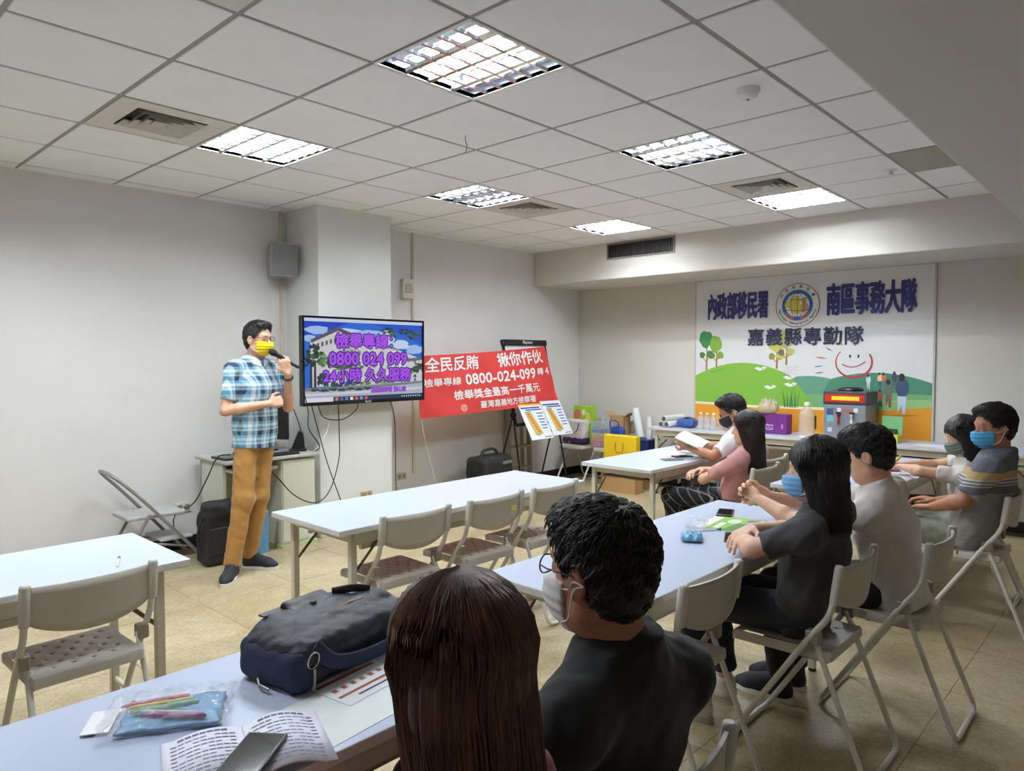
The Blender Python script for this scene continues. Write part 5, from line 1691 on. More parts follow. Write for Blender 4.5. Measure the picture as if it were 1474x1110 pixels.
MB().tube([(-.215, .02, .02), (-.228, .0, .014), (-.226, -.03, .010)], .004, 8).build('zip_pull', M_ring, t)
MB().box((-.16, .062, .138), (-.07, .085, .142), M=Matrix.Rotation(.0, 4, 'Z')).build('name_patch', M_lth, t)
# pouch of pens in clear film
t = thing('pen_pack', 'clear plastic pack holding a blue pouch and coloured pens', 'pen pack', (-.085, -1.59, TZ), -.55)
soft('blue_pouch', .20, .15, .016, mat('pale_blue_pouch', C(100, 160, 206), .4, var=.25, scale=40, bump=.5, bscale=60), t, (0.02, 0, 0), 0, .002, 60, 3)
for k, (c, y, a) in enumerate([((206, 70, 120), .035, .15), ((226, 200, 90), .018, .10), ((120, 190, 150), .0, .18), ((210, 200, 204), -.03, -.3), ((150, 60, 130), -.045, -.25)]):
    o = MB().lathe([(.001, -.07), (.0045, -.06), (.0062, -.05), (.0062, .055), (.004, .064), (.001, .066)], 10).build('pen', mat('pen_colour_%d' % k, C(*c), .3), t)
    o.matrix_local = rot(0, PI / 2, a, (.01 + .012 * k - .03, y, .0205))
soft('clear_wrap', .25, .19, .034, mat('crinkled_film', C(240, 244, 250), .06, var=.05, scale=60, alpha=.22, bump=1.0, bscale=45, coat=1.0), t, (0.01, 0, 0), 0, .008, 110, 6, n=56)
MB().box((-.148, -.05, .004), (-.095, .05, .006)).build('header_card', M_paper, t)
# open booklet with phone on it
t = thing('open_booklet', 'open printed booklet with curling pages under a phone', 'booklet', (-.03, -1.855, TZ), -.35)
for s_ in (-1, 1):
    mb = MB(); nn = 14
    pr = [(s_ * (.001 + .15 * i / nn), .003 + .016 * math.sin(PI * min(1, (i / nn) * 1.15)) * (1 if s_ > 0 else .7)) for i in range(nn + 1)]
    vs = [(x, -.105, z) for x, z in pr] + [(x, .105, z) for x, z in pr] + [(x, -.105, max(.0004, z - .004)) for x, z in pr] + [(x, .105, max(.0004, z - .004)) for x, z in pr]
    k = nn + 1
    mb.add(vs, [(i, i + 1, k + i + 1, k + i) for i in range(nn)] + [(2 * k + i, 3 * k + i, 3 * k + i + 1, 2 * k + i + 1) for i in range(nn)] + [(i, 2 * k + i, 2 * k + i + 1, i + 1) for i in range(nn)] + [(k + i, k + i + 1, 3 * k + i + 1, 3 * k + i) for i in range(nn)] + [(nn, 2 * k + nn, 3 * k + nn, k + nn)], 0, True)
    pg = mb.build('page', mat('booklet_page', C(222, 224, 234), .6, var=.02), t)
    def pz(x): return .003 + .016 * math.sin(PI * min(1, (abs(x) / .15) * 1.15)) * (1 if s_ > 0 else .7) + .0006
    mb = MB()
    for r_ in range(13):
        y = .088 - r_ * .0145
        for c_ in range(9):
            if (r_ * 7 + c_ * 3) % 8 == 0: continue
            x0 = s_ * (.016 + c_ * .0135); x1 = x0 + s_ * .0115
            hgt = .004 if r_ else .008
            mb.add([(x0, y, pz(x0)), (x1, y, pz(x1)), (x1, y + hgt, pz(x1)), (x0, y + hgt, pz(x0))], [(0, 1, 2, 3)])
    mb.build('printed_lines', mat('booklet_ink', C(110, 108, 150), .6), pg)
phone('dark phone lying on the open booklet', (-.055, -1.915, TZ + .021), -.9, mat('dark_case', C(40, 44, 46), .3, var=.2, scale=14), .08, .16)
sheet('paper_sheet', 'large blank white sheet beside the navy bag', 'paper', (.22, -1.84, TZ), .30, .21, .12, mat('paper_greenish', C(224, 230, 230), .6))
t = thing('printed_leaflet', 'white leaflet with red-brown bands under the navy bag', 'leaflet', (.30, -1.76, TZ + .001), .15)
MB().box((-.10, -.07, 0), (.10, .07, .0008)).build('leaf', M_paper, t)
a = Art(); a.rect(C(168, 84, 70), -.09, .045, .09, .058); a.rect(C(168, 84, 70), -.09, -.03, .09, -.02); a.rect(C(90, 60, 110), -.05, -.05, .06, -.043)
for k in range(6): a.rect(C(176, 96, 84), -.08 + k * .028, .0, -.066 + k * .028, .016)
a.build('print', attr_mat('leaflet_print', .6), Matrix.Translation((0, 0, .0009)), t)
t = thing('ball_pen', 'white and blue pen lying on the far left table', 'pen', (.26, -.27, TZ + .0055), 1.2)
mapped(MB().lathe([(.001, -.07), (.004, -.06), (.005, -.05), (.005, .03)], 10).build('barrel', mat('pen_white', C(236, 236, 240), .3), t), rot(0, PI / 2, 0)); mapped(MB().lathe([(.0052, .03), (.0052, .062), (.003, .068)], 10).build('cap', mat('pen_blue', C(40, 70, 170), .3), t), rot(0, PI / 2, 0))
# ---- second-row table
sheet('paper_sheet', 'white handout sheet under the green leaflet', 'paper', (2.42, -1.66, TZ), .30, .21, .1)
t = thing('green_leaflet', 'bright green printed leaflet in front of the clasped hands', 'leaflet', (2.42, -1.70, TZ + .001), .12)
MB().box((-.15, -.10, 0), (.15, .10, .001)).build('leaf', mat('green_print', C(124, 176, 50), .5), t)
a = Art(); a.poly(C(66, 120, 50), [(-.14, -.09), (-.02, -.09), (.03, .0), (-.14, .03)]); a.ell(C(206, 214, 190), .05, .03, .05, .03); a.ell(C(150, 90, 140), .09, -.04, .03, .025); a.rect(C(226, 232, 214), -.12, .05, .0, .075); a.rect(C(240, 240, 230), .02, -.085, .13, -.07); a.build('print', attr_mat('leaflet_print', .6), Matrix.Translation((0, 0, .0012)), t)
tag(soft('foil_pouch', .12, .09, .03, mat('blue_foil', C(110, 166, 200), .25, var=.35, scale=50, bump=.8, bscale=60), None, (2.03, -1.68, TZ), .5, .007, 85, 5, n=40), 'crumpled blue foil pouch at the left end of the handouts', 'pouch')
tag(soft('plastic_bag', .17, .08, .035, M_clear, None, (2.26, -1.58, TZ), .3, .010, 90, 8, n=40), 'crumpled clear plastic wrapper behind the blue foil pouch', 'wrapper')
phone('phone in a brown case beside the charcoal-shirted woman', (2.17, -1.80, TZ), -1.15, mat('brown_case', C(128, 92, 72), .5))
phone('black phone half under the clasped hands', (2.60, -1.55, TZ + .001), -1.2, M_blackp)
t = thing('ball_pen', 'thin white pen lying by the brown phone', 'pen', (2.22, -1.66, TZ + .0055), -.5)
mapped(MB().lathe([(.001, -.07), (.004, -.06), (.004, .06), (.002, .064)], 10).build('barrel', mat('pen_white', C(236, 236, 240), .3), t), rot(0, PI / 2, 0)); mapped(MB().lathe([(.0042, .04), (.0042, .064), (.002, .066)], 10).build('cap', mat('pen_grey', C(120, 120, 130), .3), t), rot(0, PI / 2, 0))
# ---- far table of the reader
phone('grey phone on the table of the reading man', (4.06, -.40, TZ), 1.0, mat('grey_case', C(130, 126, 122), .4))
phone('dark phone beside the reading man', (4.28, -.36, TZ), 1.1, M_blackp)
sheet('paper_sheet', 'white papers lying before the reading man', 'paper', (4.36, -.22, TZ), .30, .21, .2)
t = thing('held_papers', 'printed papers with a green lower edge held by the reading man', 'papers', (4.29, -.45, .868), .3)
for k in range(2):
    mb = MB(); nn = 10
    pr = [(-.15 + .30 * i / nn, .012 * math.sin(PI * i / nn) + k * .004) for i in range(nn + 1)]
    q = nn + 1
    vs = [(x, -.105, z) for x, z in pr] + [(x, .105, z) for x, z in pr] + [(x, -.105, z - .001) for x, z in pr] + [(x, .105, z - .001) for x, z in pr]
    mb.add(vs, [(i, i + 1, q + i + 1, q + i) for i in range(nn)] + [(2 * q + i, 3 * q + i, 3 * q + i + 1, 2 * q + i + 1) for i in range(nn)], 0, True)
    o = mb.build('page', M_paper if k else mat('green_cover', C(96, 130, 70), .5), t); o.location = (.02 * k, .01 * k, 0)
t.rotation_euler = (.38, -.08, .25)
# ---- table of the striped man
t = thing('pencil_pouch', 'pink and purple pouch on the table before the striped man', 'pouch', (4.68, -1.74, TZ), .4)
soft('pouch_body', .20, .09, .03, mat('pink_pouch', C(196, 110, 130), .5, var=.3, scale=25), t, (0, 0, 0), 0, .003, 60, 4); MB().box((-.09, .035, .014), (.09, .041, .018)).build('zip', mat('purple_zip', C(110, 70, 130), .5), t)
tag(soft('blue_eraser_case', .06, .035, .016, mat('blue_case', C(60, 84, 160), .4), None, (4.90, -1.80, TZ), .2, .001, 40, 2), 'small blue case beside the pink pouch', 'case')
t = thing('green_leaflet', 'green leaflet at the near edge of the striped man\'s table', 'leaflet', (4.15, -1.85, TZ), .1)
MB().box((-.12, -.08, 0), (.12, .08, .001)).build('leaf', mat('green_print', C(124, 176, 50), .5), t)
a = Art(); a.ell(C(200, 120, 130), .03, .01, .05, .03); a.rect(C(226, 232, 214), -.10, .04, .0, .06); a.build('print', attr_mat('leaflet_print', .6), Matrix.Translation((0, 0, .0012)), t)
sheet('paper_sheet', 'white sheet the woman with the yellow pen writes on', 'paper', (4.46, -1.82, TZ), .21, .29, .1)
t = thing('yellow_pen', 'yellow highlighter pen in the hand of the writing woman', 'pen', (4.475, -1.80, .80)); t.rotation_euler = (.6, .45, 0)
MB().lathe([(.002, -.05), (.006, -.035), (.008, -.02), (.008, .07), (.006, .075)], 12).build('barrel', mat('pen_yellow', C(236, 210, 50), .35), t); MB().lathe([(.0085, .035), (.0085, .08), (.005, .086)], 12).build('cap', mat('pen_yellow_dark', C(216, 180, 30), .35), t)
# ---- tables along the mural wall
def bx(x, y): return (x, y, TZ)
t = thing('water_dispenser', 'grey hot water dispenser with a red display strip', 'dispenser', (6.48, -.90, TZ))
M_gb = mat('grey_enamel', C(132, 136, 142), .4, var=.04); M_db = mat('dark_grey_lid', C(62, 62, 66), .4)
MB().box((-.16, -.19, 0), (.16, .19, .33)).build('cabinet', M_gb, t, bevel=.008, seg=2); MB().box((-.165, -.195, .33), (.165, .195, .455)).build('head_unit', M_db, t, bevel=.008, seg=2)
MB().lathe([(.11, .455), (.115, .47), (.08, .49), (.02, .495)], 24).build('lid', M_blackp, t)
MB().box((-.170, -.175, .355), (-.164, .175, .425)).build('display', mat('red_display', C(150, 30, 24), .3, emis=C(190, 40, 20), estr=.5), t)
mb = MB()
for k in range(15): mb.box((-.172, .10 - k * .0165, .372), (-.170, .113 - k * .0165, .408))
mb.build('display_characters', mat('yellow_led', C(240, 190, 40), .3, emis=C(250, 190, 40), estr=.8), t)
for y, c in ((.05, (170, 40, 36)), (-.07, (226, 226, 226))):
    MB().lathe([(.012, 0), (.014, .02), (.008, .03), (.008, .06), (.014, .064), (.014, .085)], 12, c=(-.178, y, .16)).build('tap', mat('tap_%d' % c[0], C(*c), .4), t)
    MB().box((-.185, y - .02, .245), (-.162, y + .02, .262)).build('tap_lever', M_blackp, t)
for (y, z, w_, h_, c) in [(-.13, .26, .03, .03, (60, 84, 130)), (-.13, .20, .03, .035, (120, 190, 206)), (-.13, .09, .02, .02, (190, 210, 226)), (-.05, .28, .018, .018, (226, 226, 230)), (.03, .275, .04, .010, (196, 90, 80)), (.10, .28, .018, .02, (226, 230, 230))]:
    MB().box((-.1612, -y - w_, z - h_), (-.1602, -y + w_, z + h_)).build('sticker', mat('sticker_%d_%d' % (c[0], c[2]), C(*c), .5), t)
t = thing('water_bottle', 'large ribbed plastic water bottle between purple bag and dispenser', 'bottle', bx(6.47, -.50))
M_pet = mat('bottle_plastic', C(232, 220, 200), .15, alpha=.42, bump=.3, bscale=40, coat=.4)
MB().lathe([(.07, 0), (.078, .01)] + [(.078 - .005 * (k % 2), .02 + k * .018) for k in range(11)] + [(.07, .23), (.035, .27), (.022, .28), (.022, .30)], 22).build('bottle_body', M_pet, t)
MB().lathe([(.026, .298), (.026, .325), (.022, .33)], 16).build('cap', M_paper, t); MB().box((-.02, -.082, .07), (.03, -.078, .20)).build('label', mat('bottle_label', C(60, 80, 70), .5, var=.4, scale=40), t)
t = thing('gift_bag', 'purple paper gift bag with white mark on the wall table', 'bag', bx(6.45, -.17))
M_pur = mat('purple_paper', C(112, 36, 124), .5, var=.06)
MB().box((-.07, -.165, 0), (.07, .165, .20)).build('bag_body', M_pur, t, bevel=.006); a = Art()
for k in range(5): a.ell(C(226, 206, 230), -.05 + .018 * k, .085 + .008 * (k % 2), .008, .010, 10)
a.ell(C(226, 206, 230), -.015, .055, .045, .014, 16); a.ell(C(112, 36, 124), -.015, .057, .036, .008, 16); a.ell(C(190, 130, 190), .12, .08, .012, .03, 6)
a.build('emblem', attr_mat('bag_print', .5), frame((-.0706, 0, 0), (0, -1, 0), (0, 0, 1)), t)
MB().tube(bez([(-.072, .06, .19), (-.08, .05, .12), (-.082, 0, .10), (-.08, -.05, .12), (-.072, -.06, .19)]), .003, 6).build('handle', M_pur, t)
tag(soft('snack_bag', .20, .18, .12, clear_plastic('snack_film', (206, 190, 160), .7), None, (6.45, -.12, TZ + .2), .2, .03, 70, 9, n=36), 'clear bag of snacks on top of the purple gift bag', 'snack bag')
tag(soft('snack_bag', .26, .30, .17, clear_plastic('snack_film2', (222, 206, 184), .55), None, (6.47, .26, TZ), .1, .035, 60, 12, n=36), 'large clear bag of packaged snacks behind the reading man', 'snack bag')
for k in range(3):
    t = thing('water_bottles_pack', 'small clear water bottle, %s of three by the snack bag' % ('first', 'second', 'third')[k], 'bottle', bx(6.34 + .0 * k, .58 - k * .075), 0, 'small bottles by the snack bag')
    t.name = 'small_bottle'
    MB().lathe([(.03, 0), (.032, .01), (.032, .06), (.029, .065), (.032, .07), (.032, .12), (.012, .155), (.012, .165)], 16).build('bottle_body', clear_plastic('small_bottle_plastic', (206, 220, 232), .45), t); MB().lathe([(.014, .163), (.014, .18)], 12).build('cap', M_paper, t)
for k, (y, z) in enumerate([(1.0, .035), (.93, .035), (.965, .095)]):
    t = thing('paper_roll', 'white rolled poster with dark hollow end, %s of three on the wall table' % ('left', 'right', 'top')[k], 'paper roll', (6.42, y, TZ + z), 0, 'rolled posters')
    mapped(MB().lathe([(.033, -.2), (.033, .2)], 18).build('roll', M_paper, t), rot(0, PI / 2, 0)); mapped(MB().lathe([(.026, -.202), (.026, -.198)], 16).build('core', M_dark, t), rot(0, PI / 2, 0))
t = thing('snack_pouch', 'blue and red snack pouch on the wall table', 'pouch', bx(6.40, .77), 0)
soft('pouch_body', .16, .20, .11, mat('blue_red_film', C(60, 90, 150), .3, var=.3, scale=20), t, (0, 0, 0), 0, .008, 50, 3); a = Art(); a.blob(C(196, 70, 60), 0, 0, .05, .05, .2, 18, 4); a.build('print', attr_mat('bag_print', .5), Matrix.Translation((-.01, -.01, .118)), t)
t = thing('green_card_box', 'open green card box with yellow base right of the dispenser', 'box', bx(6.40, -1.27), 0)
MB().box((-.06, -.08, 0), (.06, .08, .07)).build('base_tray', mat('yellow_card', C(220, 206, 90), .6), t); MB().box((.05, -.085, .07), (.058, .085, .24), M=Matrix.Rotation(.12, 4, 'Y')).build('raised_lid', mat('green_card', C(126, 190, 130), .6), t); MB().box((.035, -.05, .08), (.05, .05, .12)).build('dark_print', mat('dark_green_print', C(40, 60, 44), .6), t)
for k, (x, y, r_) in enumerate([(6.36, -.62, .1), (6.38, -1.62, -.1), (6.42, -1.95, .2), (6.36, .05, .3)]):
    sheet('paper_sheet', ['white sheet before the water bottle', 'white sheet lying right of the green box', 'white sheet farthest right on the wall table', 'white sheet before the purple gift bag'][k], 'paper', (x, y, TZ), .21, .29, r_)

# ================================================================== corner by the easel: two chairs with bags and boxes
chair('white folding chair in the corner under the purple and white tote', 6.36, 2.22, PI / 2, 'corner chairs')
chair('white folding chair in the corner under the boxes', 6.36, 1.70, PI / 2, 'corner chairs')
SZ = .455
t = thing('tote_bag', 'white and purple cloth tote bag on the corner chair', 'bag', (6.28, 2.225, SZ), 0)
F = Field((-.10, -.22, 0), (.10, .22, .34), .007); F.rbox((0, 0, .15), (.062, .165, .15), .04); F.wrinkle(.005, 24, 3); F.half((0, 0, .002), (0, 0, -1)); V, Q = F.mesh(); mesh_obj('bag_body', V, Q, mat('tote_white', C(216, 206, 206), .8, var=.06), t)
F = Field((-.11, -.23, 0), (.11, .23, .11), .007); F.rbox((0, 0, .045), (.068, .172, .045), .035); F.wrinkle(.004, 40, 6); F.half((0, 0, .002), (0, 0, -1)); V, Q = F.mesh(); mesh_obj('purple_base', V, Q, mat('tote_purple', C(64, 34, 84), .8), t)
MB().tube(bez([(-.076, .10, .27), (-.095, .08, .17), (-.098, .0, .13), (-.095, -.08, .17), (-.076, -.10, .27)]), .008, 6, flat=.4).build('handle', mat('tote_handle', C(60, 26, 60), .7), t)
t = thing('shopping_bag', 'lime green and pink patterned bag behind the tote', 'bag', (6.445, 2.22, SZ), 0)
MB().box((-.05, -.145, 0), (.05, .145, .46)).build('bag_body', mat('lime_bag', C(156, 196, 60), .6, var=.15, scale=12), t, bevel=.01); a = Art(); a.blob(C(206, 110, 90), -.075, .33, .05, .09, .2, 20, 2); a.blob(C(230, 214, 110), .085, .30, .04, .09, .2, 20, 3); a.ell(C(236, 240, 210), .02, .38, .03, .04)
a.build('print', attr_mat('bag_print', .5), frame((-.0506, 0, 0), (0, -1, 0), (0, 0, 1)), t)
def carton(label, loc, w, d, h, rz, m, flaps=True):
    t = thing('cardboard_box', label, 'box', loc, rz)
    mb = MB(); th = .005
    mb.box((-w / 2, -d / 2, 0), (w / 2, d / 2, th)).box((-w / 2, -d / 2, th), (-w / 2 + th, d / 2, h)).box((w / 2 - th, -d / 2, th), (w / 2, d / 2, h)).box((-w / 2, -d / 2, th), (w / 2, -d / 2 + th, h)).box((-w / 2, d / 2 - th, th), (w / 2, d / 2, h))
    mb.build('carton', m, t)
    if flaps:
        for s_ in (-1, 1):
            o = MB().box((-w / 2, 0, 0), (w / 2, d * .42, .004)).build('flap', m, t); o.matrix_local = rot(.6, 0, 0 if s_ > 0 else PI, (0, s_ * d / 2, h - .004))
    return t
M_card = mat('brown_cardboard', C(186, 146, 100), .8, var=.06)
carton('open brown cardboard box behind the coloured packets', (6.455, 1.70, SZ), .13, .20, .36, 0, M_card)
t = thing('storage_box', 'clear plastic box of blue, yellow and red packets on the corner chair', 'box', (6.275, 1.80, SZ))
MB().box((-.10, -.12, 0), (.10, .12, .30)).build('clear_box', clear_plastic('box_plastic', (206, 214, 224), .35), t, bevel=.006)
for k, (c, z) in enumerate([((206, 80, 110), 0.006), ((226, 130, 70), .075), ((224, 196, 70), .12), ((70, 120, 190), .165)]):
    MB().box((-.095, -.01, z), (.06, .115, z + (.065 if k == 0 else .042))).build('packet', mat('packet_%d' % k, C(*c), .5, var=.1, scale=30), t)
t = thing('blue_bag', 'royal blue cloth bag hanging on the corner chair', 'bag', (6.21, 1.565, SZ))
F = Field((-.10, -.18, 0), (.10, .18, .32), .007); F.rbox((0, 0, .13), (.055, .095, .13), .05); F.wrinkle(.006, 26, 5); F.half((0, 0, .002), (0, 0, -1)); V, Q = F.mesh(); mesh_obj('bag_body', V, Q, mat('blue_nylon', C(34, 66, 158), .55, var=.12), t)
MB().tube(bez([(-.06, .06, .24), (-.08, .05, .32), (-.08, -.05, .32), (-.06, -.06, .24)]), .007, 6).build('handle', mat('blue_strap', C(28, 50, 130), .6), t)
t = thing('blue_crate', 'dark blue crate under the white paper rolls', 'crate', (6.42, 1.35, .40))
MB().box((-.12, -.13, 0), (.12, .13, .16)).build('crate_body', mat('dark_blue_plastic', C(26, 50, 120), .5), t, bevel=.01); MB().box((-.13, -.14, .15), (.13, .14, .17)).build('rim', mat('dark_blue_plastic', C(26, 50, 120), .5), t, bevel=.004); MB().box((-.11, -.12, -.40), (.11, .12, 0)).build('pedestal', M_card, t)
for k, (y, h_, tilt) in enumerate([(1.39, .34, -.22), (1.27, .26, .0)]):
    t = thing('paper_roll', ['thick white paper roll leaning out of the blue crate', 'short white paper roll upright in the blue crate'][k], 'paper roll', (6.42, y, .571 + .014 * (k == 0))); t.rotation_euler = (tilt, 0, 0)
    MB().lathe([(.045 - .014 * k, 0), (.045 - .014 * k, h_)], 20).build('roll', M_paper, t); MB().lathe([(.02, h_ - .001), (.02, h_ + .001)], 14).build('core', mat('grey_core', C(190, 186, 180), .8), t)
t = thing('yellow_bag', 'flat yellow paper bag standing on a carton before the wall table', 'bag', (6.02, 1.38, .27), .05)
MB().box((-.05, -.21, 0), (.05, .21, .37)).build('bag_body', mat('yellow_paper', C(238, 200, 30), .5, var=.05), t, bevel=.008)
MB().tube(bez([(-.052, .05, .29), (-.06, .045, .20), (-.062, 0, .18), (-.06, -.045, .20), (-.052, -.05, .29)]), .004, 6).build('handle', mat('red_cord', C(170, 60, 40), .6), t)
carton('low closed brown carton under the yellow paper bag', (6.03, 1.38, 0), .16, .44, .268, .05, M_card, False)
carton('yellow carton on the floor under the wall table', (6.40, .35, 0), .30, .45, .30, 0, mat('yellow_carton', C(226, 196, 60), .6), False)
for k in range(5):
    t = thing('magazine', 'printed magazine in the rack under the reader\'s table, %s of the pile' % ('lowest', 'second', 'middle', 'fourth', 'top')[k], 'magazine', (3.86 + .01 * k, -.22 + .012 * k, .6325 + k * .0118), .05 * (k - 2), 'magazines under the table')
    MB().box((-.10, -.14, 0), (.10, .14, .0105)).build('pages', M_paper, t); MB().box((-.102, -.142, .0102), (.102, .142, .0115)).build('cover', mat('magazine_cover_%d' % k, C(*[(90, 60, 70), (60, 70, 110), (200, 190, 190), (150, 80, 90), (60, 60, 66)][k]), .5), t)

# ================================================================== speaker's corner
M_dt = mat('desk_top_grey', C(186, 184, 176), .45, var=.03); M_dp = mat('desk_panel_cream', C(212, 212, 194), .5, var=.03)
d = thing('computer_desk', 'cream computer desk with grey top behind the speaker', 'desk', (2.13, 2.2, 0))
MB().box((-.40, -.26, .712), (.38, .30, .74)).build('desktop', M_dt, d, bevel=.012, seg=3); MB().box((.05, -.23, .03), (.35, .28, .70)).build('cabinet', M_dp, d, bevel=.004); MB().box((.06, -.238, .05), (.34, -.231, .69)).build('cabinet_door', M_dp, d, bevel=.002)
MB().box((-.36, .27, .10), (.05, .285, .70)).build('back_panel', M_dp, d); MB().box((-.34, -.22, .64), (.03, .18, .665)).build('keyboard_tray', M_dt, d, bevel=.006); MB().box((-.36, -.10, .0), (-.335, .28, .70)).build('side_panel', M_dp, d)
MB().box((.04, -.25, 0), (.36, .28, .03)).build('plinth', mat('pale_green_plinth', C(190, 200, 150), .5), d)
lp = thing('laptop', 'closed dark grey laptop on the left of the desk', 'laptop', (1.90, 2.12, .7402), .05); MB().box((-.16, -.11, 0), (.16, .11, .012)).build('base', M_blackp, lp, bevel=.004); MB().box((-.16, -.11, .0125), (.16, .11, .02)).build('lid', mat('laptop_lid', C(92, 92, 94), .35), lp, bevel=.003)
F = Field((-.08, -.05, 0), (.08, .05, .07), .004); F.cone((-.04, 0, .024), (.035, 0, .022), .022, .026, .01); F.half((0, 0, .001), (0, 0, -1)); V, Q = F.mesh()
mo = thing('computer_mouse', 'black mouse resting on the closed laptop', 'mouse', (1.88, 2.05, .7605), .4); mesh_obj('shell', V, Q, M_blackp, mo); MB().lathe([(.006, -.003), (.007, 0), (.006, .003)], 12, M=Matrix.Rotation(PI / 2, 4, 'X'), c=(.045, 0, .042)).build('wheel', M_foot, mo)
mn = thing('monitor', 'slim black monitor seen edge-on behind the speaker', 'monitor', (2.22, 2.34, .7402), -1.0); MB().box((-.23, -.012, .10), (.23, .018, .40)).build('panel', M_blackp, mn, bevel=.004); MB().box((-.225, -.0135, .105), (.225, -.012, .395)).build('screen', M_phone, mn); MB().box((-.02, .018, 0), (.02, .035, .25)).build('stand', M_blackp, mn); MB().box((-.10, -.07, 0), (.10, .09, .012)).build('foot', M_blackp, mn, bevel=.004)
ph = thing('router_stand', 'black fin-shaped device standing on the desk right end', 'device', (2.425, 2.14, .7402), -.5)
MB().prism([(-.06, 0), (.06, 0), (.045, .15), (.01, .17), (-.02, .10)], -.025, .025, lambda a, b, t_: (a, t_, b)).build('fin', M_blackp, ph, bevel=.004); MB().box((-.07, -.05, 0), (.07, .05, .02)).build('base', M_blackp, ph, bevel=.004)
kb = thing('keyboard', 'black keyboard under the speaker\'s elbow on the desk', 'keyboard', (2.215, 2.02, .7402), .0); MB().box((-.125, -.06, 0), (.125, .06, .015)).build('base', M_blackp, kb, bevel=.004)
_key = MB().box((0, 0, .015), (.013, .013, .019)).mesh('key', mat('key_black', C(40, 40, 44), .5))
for i in range(13):
    for j in range(5):
        o = link(bpy.data.objects.new('key', _key), kb); o.location = (-.116 + i * .018, -.05 + j * .019, 0)
t = thing('rolling_case', 'black cloth case with grey handle on the floor under the desk', 'bag', (1.67, 1.975, 0), 0)
F = Field((-.18, -.14, 0), (.18, .14, .52), .007); F.rbox((0, 0, .20), (.13, .09, .195), .04); F.rbox((0, -.02, .40), (.12, .08, .06), .04, k=.03); F.wrinkle(.004, 26, 9); F.half((0, 0, .002), (0, 0, -1)); V, Q = F.mesh(); mesh_obj('case_body', V, Q, mat('black_nylon', C(26, 26, 28), .6, bump=.3, bscale=400), t)
MB().box((-.10, -.105, .08), (.10, -.09, .28)).build('front_pocket', mat('black_pocket', C(32, 32, 36), .6), t, bevel=.006); MB().tube(bez([(-.14, -.06, .36), (-.19, -.09, .24), (-.16, -.09, .08)]), .012, 8, flat=.4).build('strap', M_foot, t)
t = thing('blue_folder', 'light blue folder leaning by the desk cabinet', 'folder', (2.02, 1.98, 0), .2); MB().box((-.05, -.015, 0), (.05, .015, .32)).build('boards', mat('blue_folder', C(96, 150, 186), .5), t, bevel=.003); MB().box((-.046, -.012, .3), (.046, .012, .325)).build('pages', M_paper, t)
# grey tubular step chair by the wall
st = thing('step_chair', 'grey folding step chair with arched tube back against the wall', 'chair', (1.30, 2.27, 0))
M_gt = mat('grey_metal_tube', C(150, 148, 146), .35, .5, var=.05); M_gp = mat('grey_seat_plastic', C(176, 176, 174), .5, var=.04)
main = fillet([(.33, -.17, .01), (-.02, -.17, .42), (-.16, -.16, .58), (-.30, -.12, .72), (-.30, .12, .72), (-.16, .16, .58), (-.02, .17, .42), (.33, .17, .01)], .09, 6); MB().tube(main, .012, 10).build('arched_frame', M_gt, st)
MB().tube(fillet([(-.05, -.15, .40), (-.28, -.15, .012), (-.28, .15, .012), (-.05, .15, .40)], .05, 5), .011, 10).build('rear_leg_frame', M_gt, st); MB().box((-.20, -.15, .37), (.20, .15, .40)).build('seat', M_gp, st, bevel=.012, seg=3); MB().box((.02, -.15, .19), (.25, .15, .21)).build('step', M_gp, st, bevel=.008, seg=2)
for s_ in (-1, 1): MB().tube([(.22, s_ * .155, .13), (-.16, s_ * .145, .22)], .008, 8).build('side_brace', M_gt, st)
# wall speaker, emergency lamp, conduits, sockets
t = thing('wall_loudspeaker', 'grey box loudspeaker high in the corner by the pillar', 'loudspeaker', (2.45, 2.38, 2.19), -.35)
MB().box((-.11, -.08, 0), (.11, .12, .28)).build('cabinet', mat('speaker_grey', C(160, 158, 156), .5), t, bevel=.008, seg=2); MB().box((-.10, -.086, .012), (.10, -.08, .268)).build('grille', mat('speaker_grille', C(122, 120, 122), .6, bump=.6, bscale=400), t, bevel=.003); MB().box((-.02, .12, .10), (.02, .19, .16)).build('bracket', M_blackp, t)
t = thing('emergency_lamp', 'small cream emergency lamp on the wall right of the pillar', 'lamp', (3.89, 2.559, 2.10)); MB().box((-.065, -.06, 0), (.065, 0, .20)).build('housing', mat('cream_plastic', C(214, 208, 190), .5), t, bevel=.012, seg=2); MB().box((-.045, -.072, .06), (.045, -.058, .15)).build('lens', clear_plastic('lens', (220, 220, 210), .6), t, bevel=.006)
for x, z1, z0_ in ((2.525, CEIL, 1.24), (3.985, CEIL, .32)):
    tag(MB().box((x - .014, 2.538, z0_), (x + .014, 2.56, z1)).build('cable_conduit', mat('cream_conduit', C(212, 202, 182), .5), None, bevel=.003), 'cream vertical cable conduit on the wall %s' % ('left of the pillar' if x < 3 else 'right of the pillar'), 'conduit')
def socket(label, loc, nrm_='y', col=(206, 196, 176)):
    t = thing('wall_socket', label, 'socket', loc)
    MB().box((-.06, -.012, -.038), (.06, 0, .038)).build('plate', mat('socket_%d' % col[0], C(*col), .4), t, bevel=.004)
    for s_ in (-1, 1): MB().box((s_ * .028 - .018, -.016, -.022), (s_ * .028 + .018, -.011, .022)).build('outlet', mat('socket_face', C(150, 136, 116), .4), t, bevel=.002)
socket('wall socket low on the wall beside the step chair', (1.66, 2.559, .33), col=(226, 222, 214)); socket('cream double socket low on the wall right of the pillar', (3.83, 2.559, .31)); socket('brown socket low on the pillar front', (3.04, 2.049, .30), col=(196, 168, 128)); socket('brown socket on the pillar half hidden by the speaker\'s elbow', (2.66, 2.049, 1.25), col=(190, 156, 110))
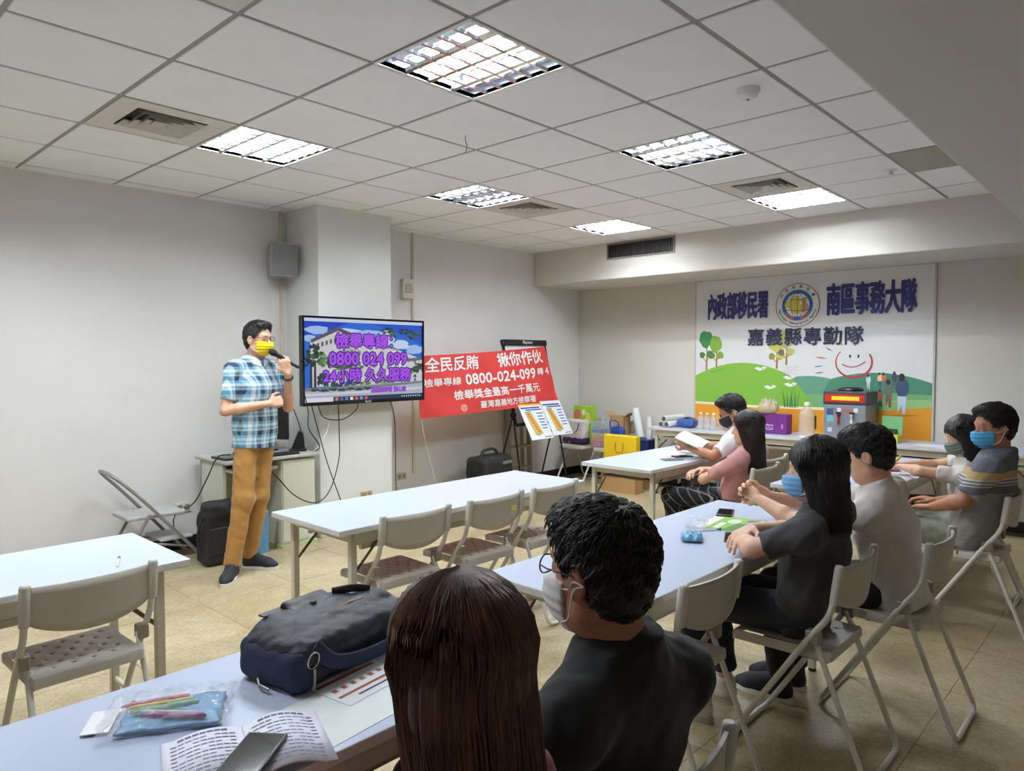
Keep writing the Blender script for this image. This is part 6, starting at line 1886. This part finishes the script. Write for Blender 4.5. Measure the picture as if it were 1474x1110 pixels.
M_cab = mat('black_cable', C(24, 24, 26), .5)
def cable(label, pts, r=.0045, m=None): return tag(MB().tube(bez(pts), r, 6).build('cable', m or M_cab), label, 'cable')
cable('black microphone cable hanging from the microphone to the desk', [spkM @ Vector(mic_b + md * .005), (2.10, 1.50, 1.30), (2.26, 1.70, 1.10), (2.36, 1.86, .95), (2.48, 1.90, .80), (2.50, 1.99, .745)])
cable('black cable looping below the television to the right', [(2.50, 1.95, 1.13), (2.56, 1.96, 1.02), (2.74, 1.97, .99), (2.88, 1.97, 1.06), (2.90, 1.96, 1.13)])
cable('black cable dropping from the television to the floor', [(2.44, 1.95, 1.13), (2.50, 1.94, .90), (2.58, 1.93, .62), (2.72, 1.93, .25), (2.80, 1.95, .006)])
cable('black cable sagging from the television down past the desk side', [(2.70, 1.96, 1.13), (2.70, 1.95, .9), (2.68, 1.93, .66), (2.57, 1.90, .42), (2.44, 1.90, .34), (2.26, 1.90, .42), (2.12, 1.92, .58), (2.02, 1.95, .70)])
cable('white cable hanging below the television by the desk', [(2.63, 1.97, 1.13), (2.62, 1.98, .95), (2.57, 1.98, .84), (2.53, 1.99, .78), (2.49, 2.0, .746)], .004, mat('white_cable', C(220, 220, 222), .5))
cable('black cable running down beside the pillar\'s right edge', [(3.30, 2.04, 1.15), (3.345, 2.03, .9), (3.35, 2.03, .4), (3.40, 2.06, .006)])
cable('black cable from the loudspeaker corner to the desk', [(2.53, 2.535, 1.24), (2.56, 2.42, 1.05), (2.555, 2.30, .86), (2.50, 2.26, .742)])
cable('black mouse cable hanging off the left end of the desk', [(1.79, 2.01, .785), (1.70, 2.03, .77), (1.665, 2.14, .60), (1.65, 2.30, .42), (1.64, 2.45, .34), (1.66, 2.54, .335)])
cable('black power cable from the wall socket to the floor', [(1.63, 2.54, .32), (1.56, 2.50, .25), (1.58, 2.45, .10), (1.72, 2.42, .006)])
t = thing('camera_case', 'padded black carry case on the floor behind the middle table', 'bag', (4.72, 2.18, 0), .1)
F = Field((-.32, -.2, 0), (.32, .2, .56), .008); F.rbox((0, 0, .24), (.26, .14, .235), .07); F.rbox((-.20, -.05, .34), (.08, .12, .12), .05, k=.02); F.wrinkle(.005, 20, 5); F.half((0, 0, .002), (0, 0, -1)); V, Q = F.mesh(); mesh_obj('case_body', V, Q, mat('black_nylon', C(26, 26, 28), .6), t)
MB().tube(bez([(-.14, 0, .47), (-.10, 0, .525), (.06, 0, .535), (.14, 0, .47)]), .016, 8).build('handle', M_foot, t); MB().box((.04, -.15, .38), (.20, -.135, .41)).build('grey_strip', mat('grey_strip', C(120, 120, 122), .5), t)
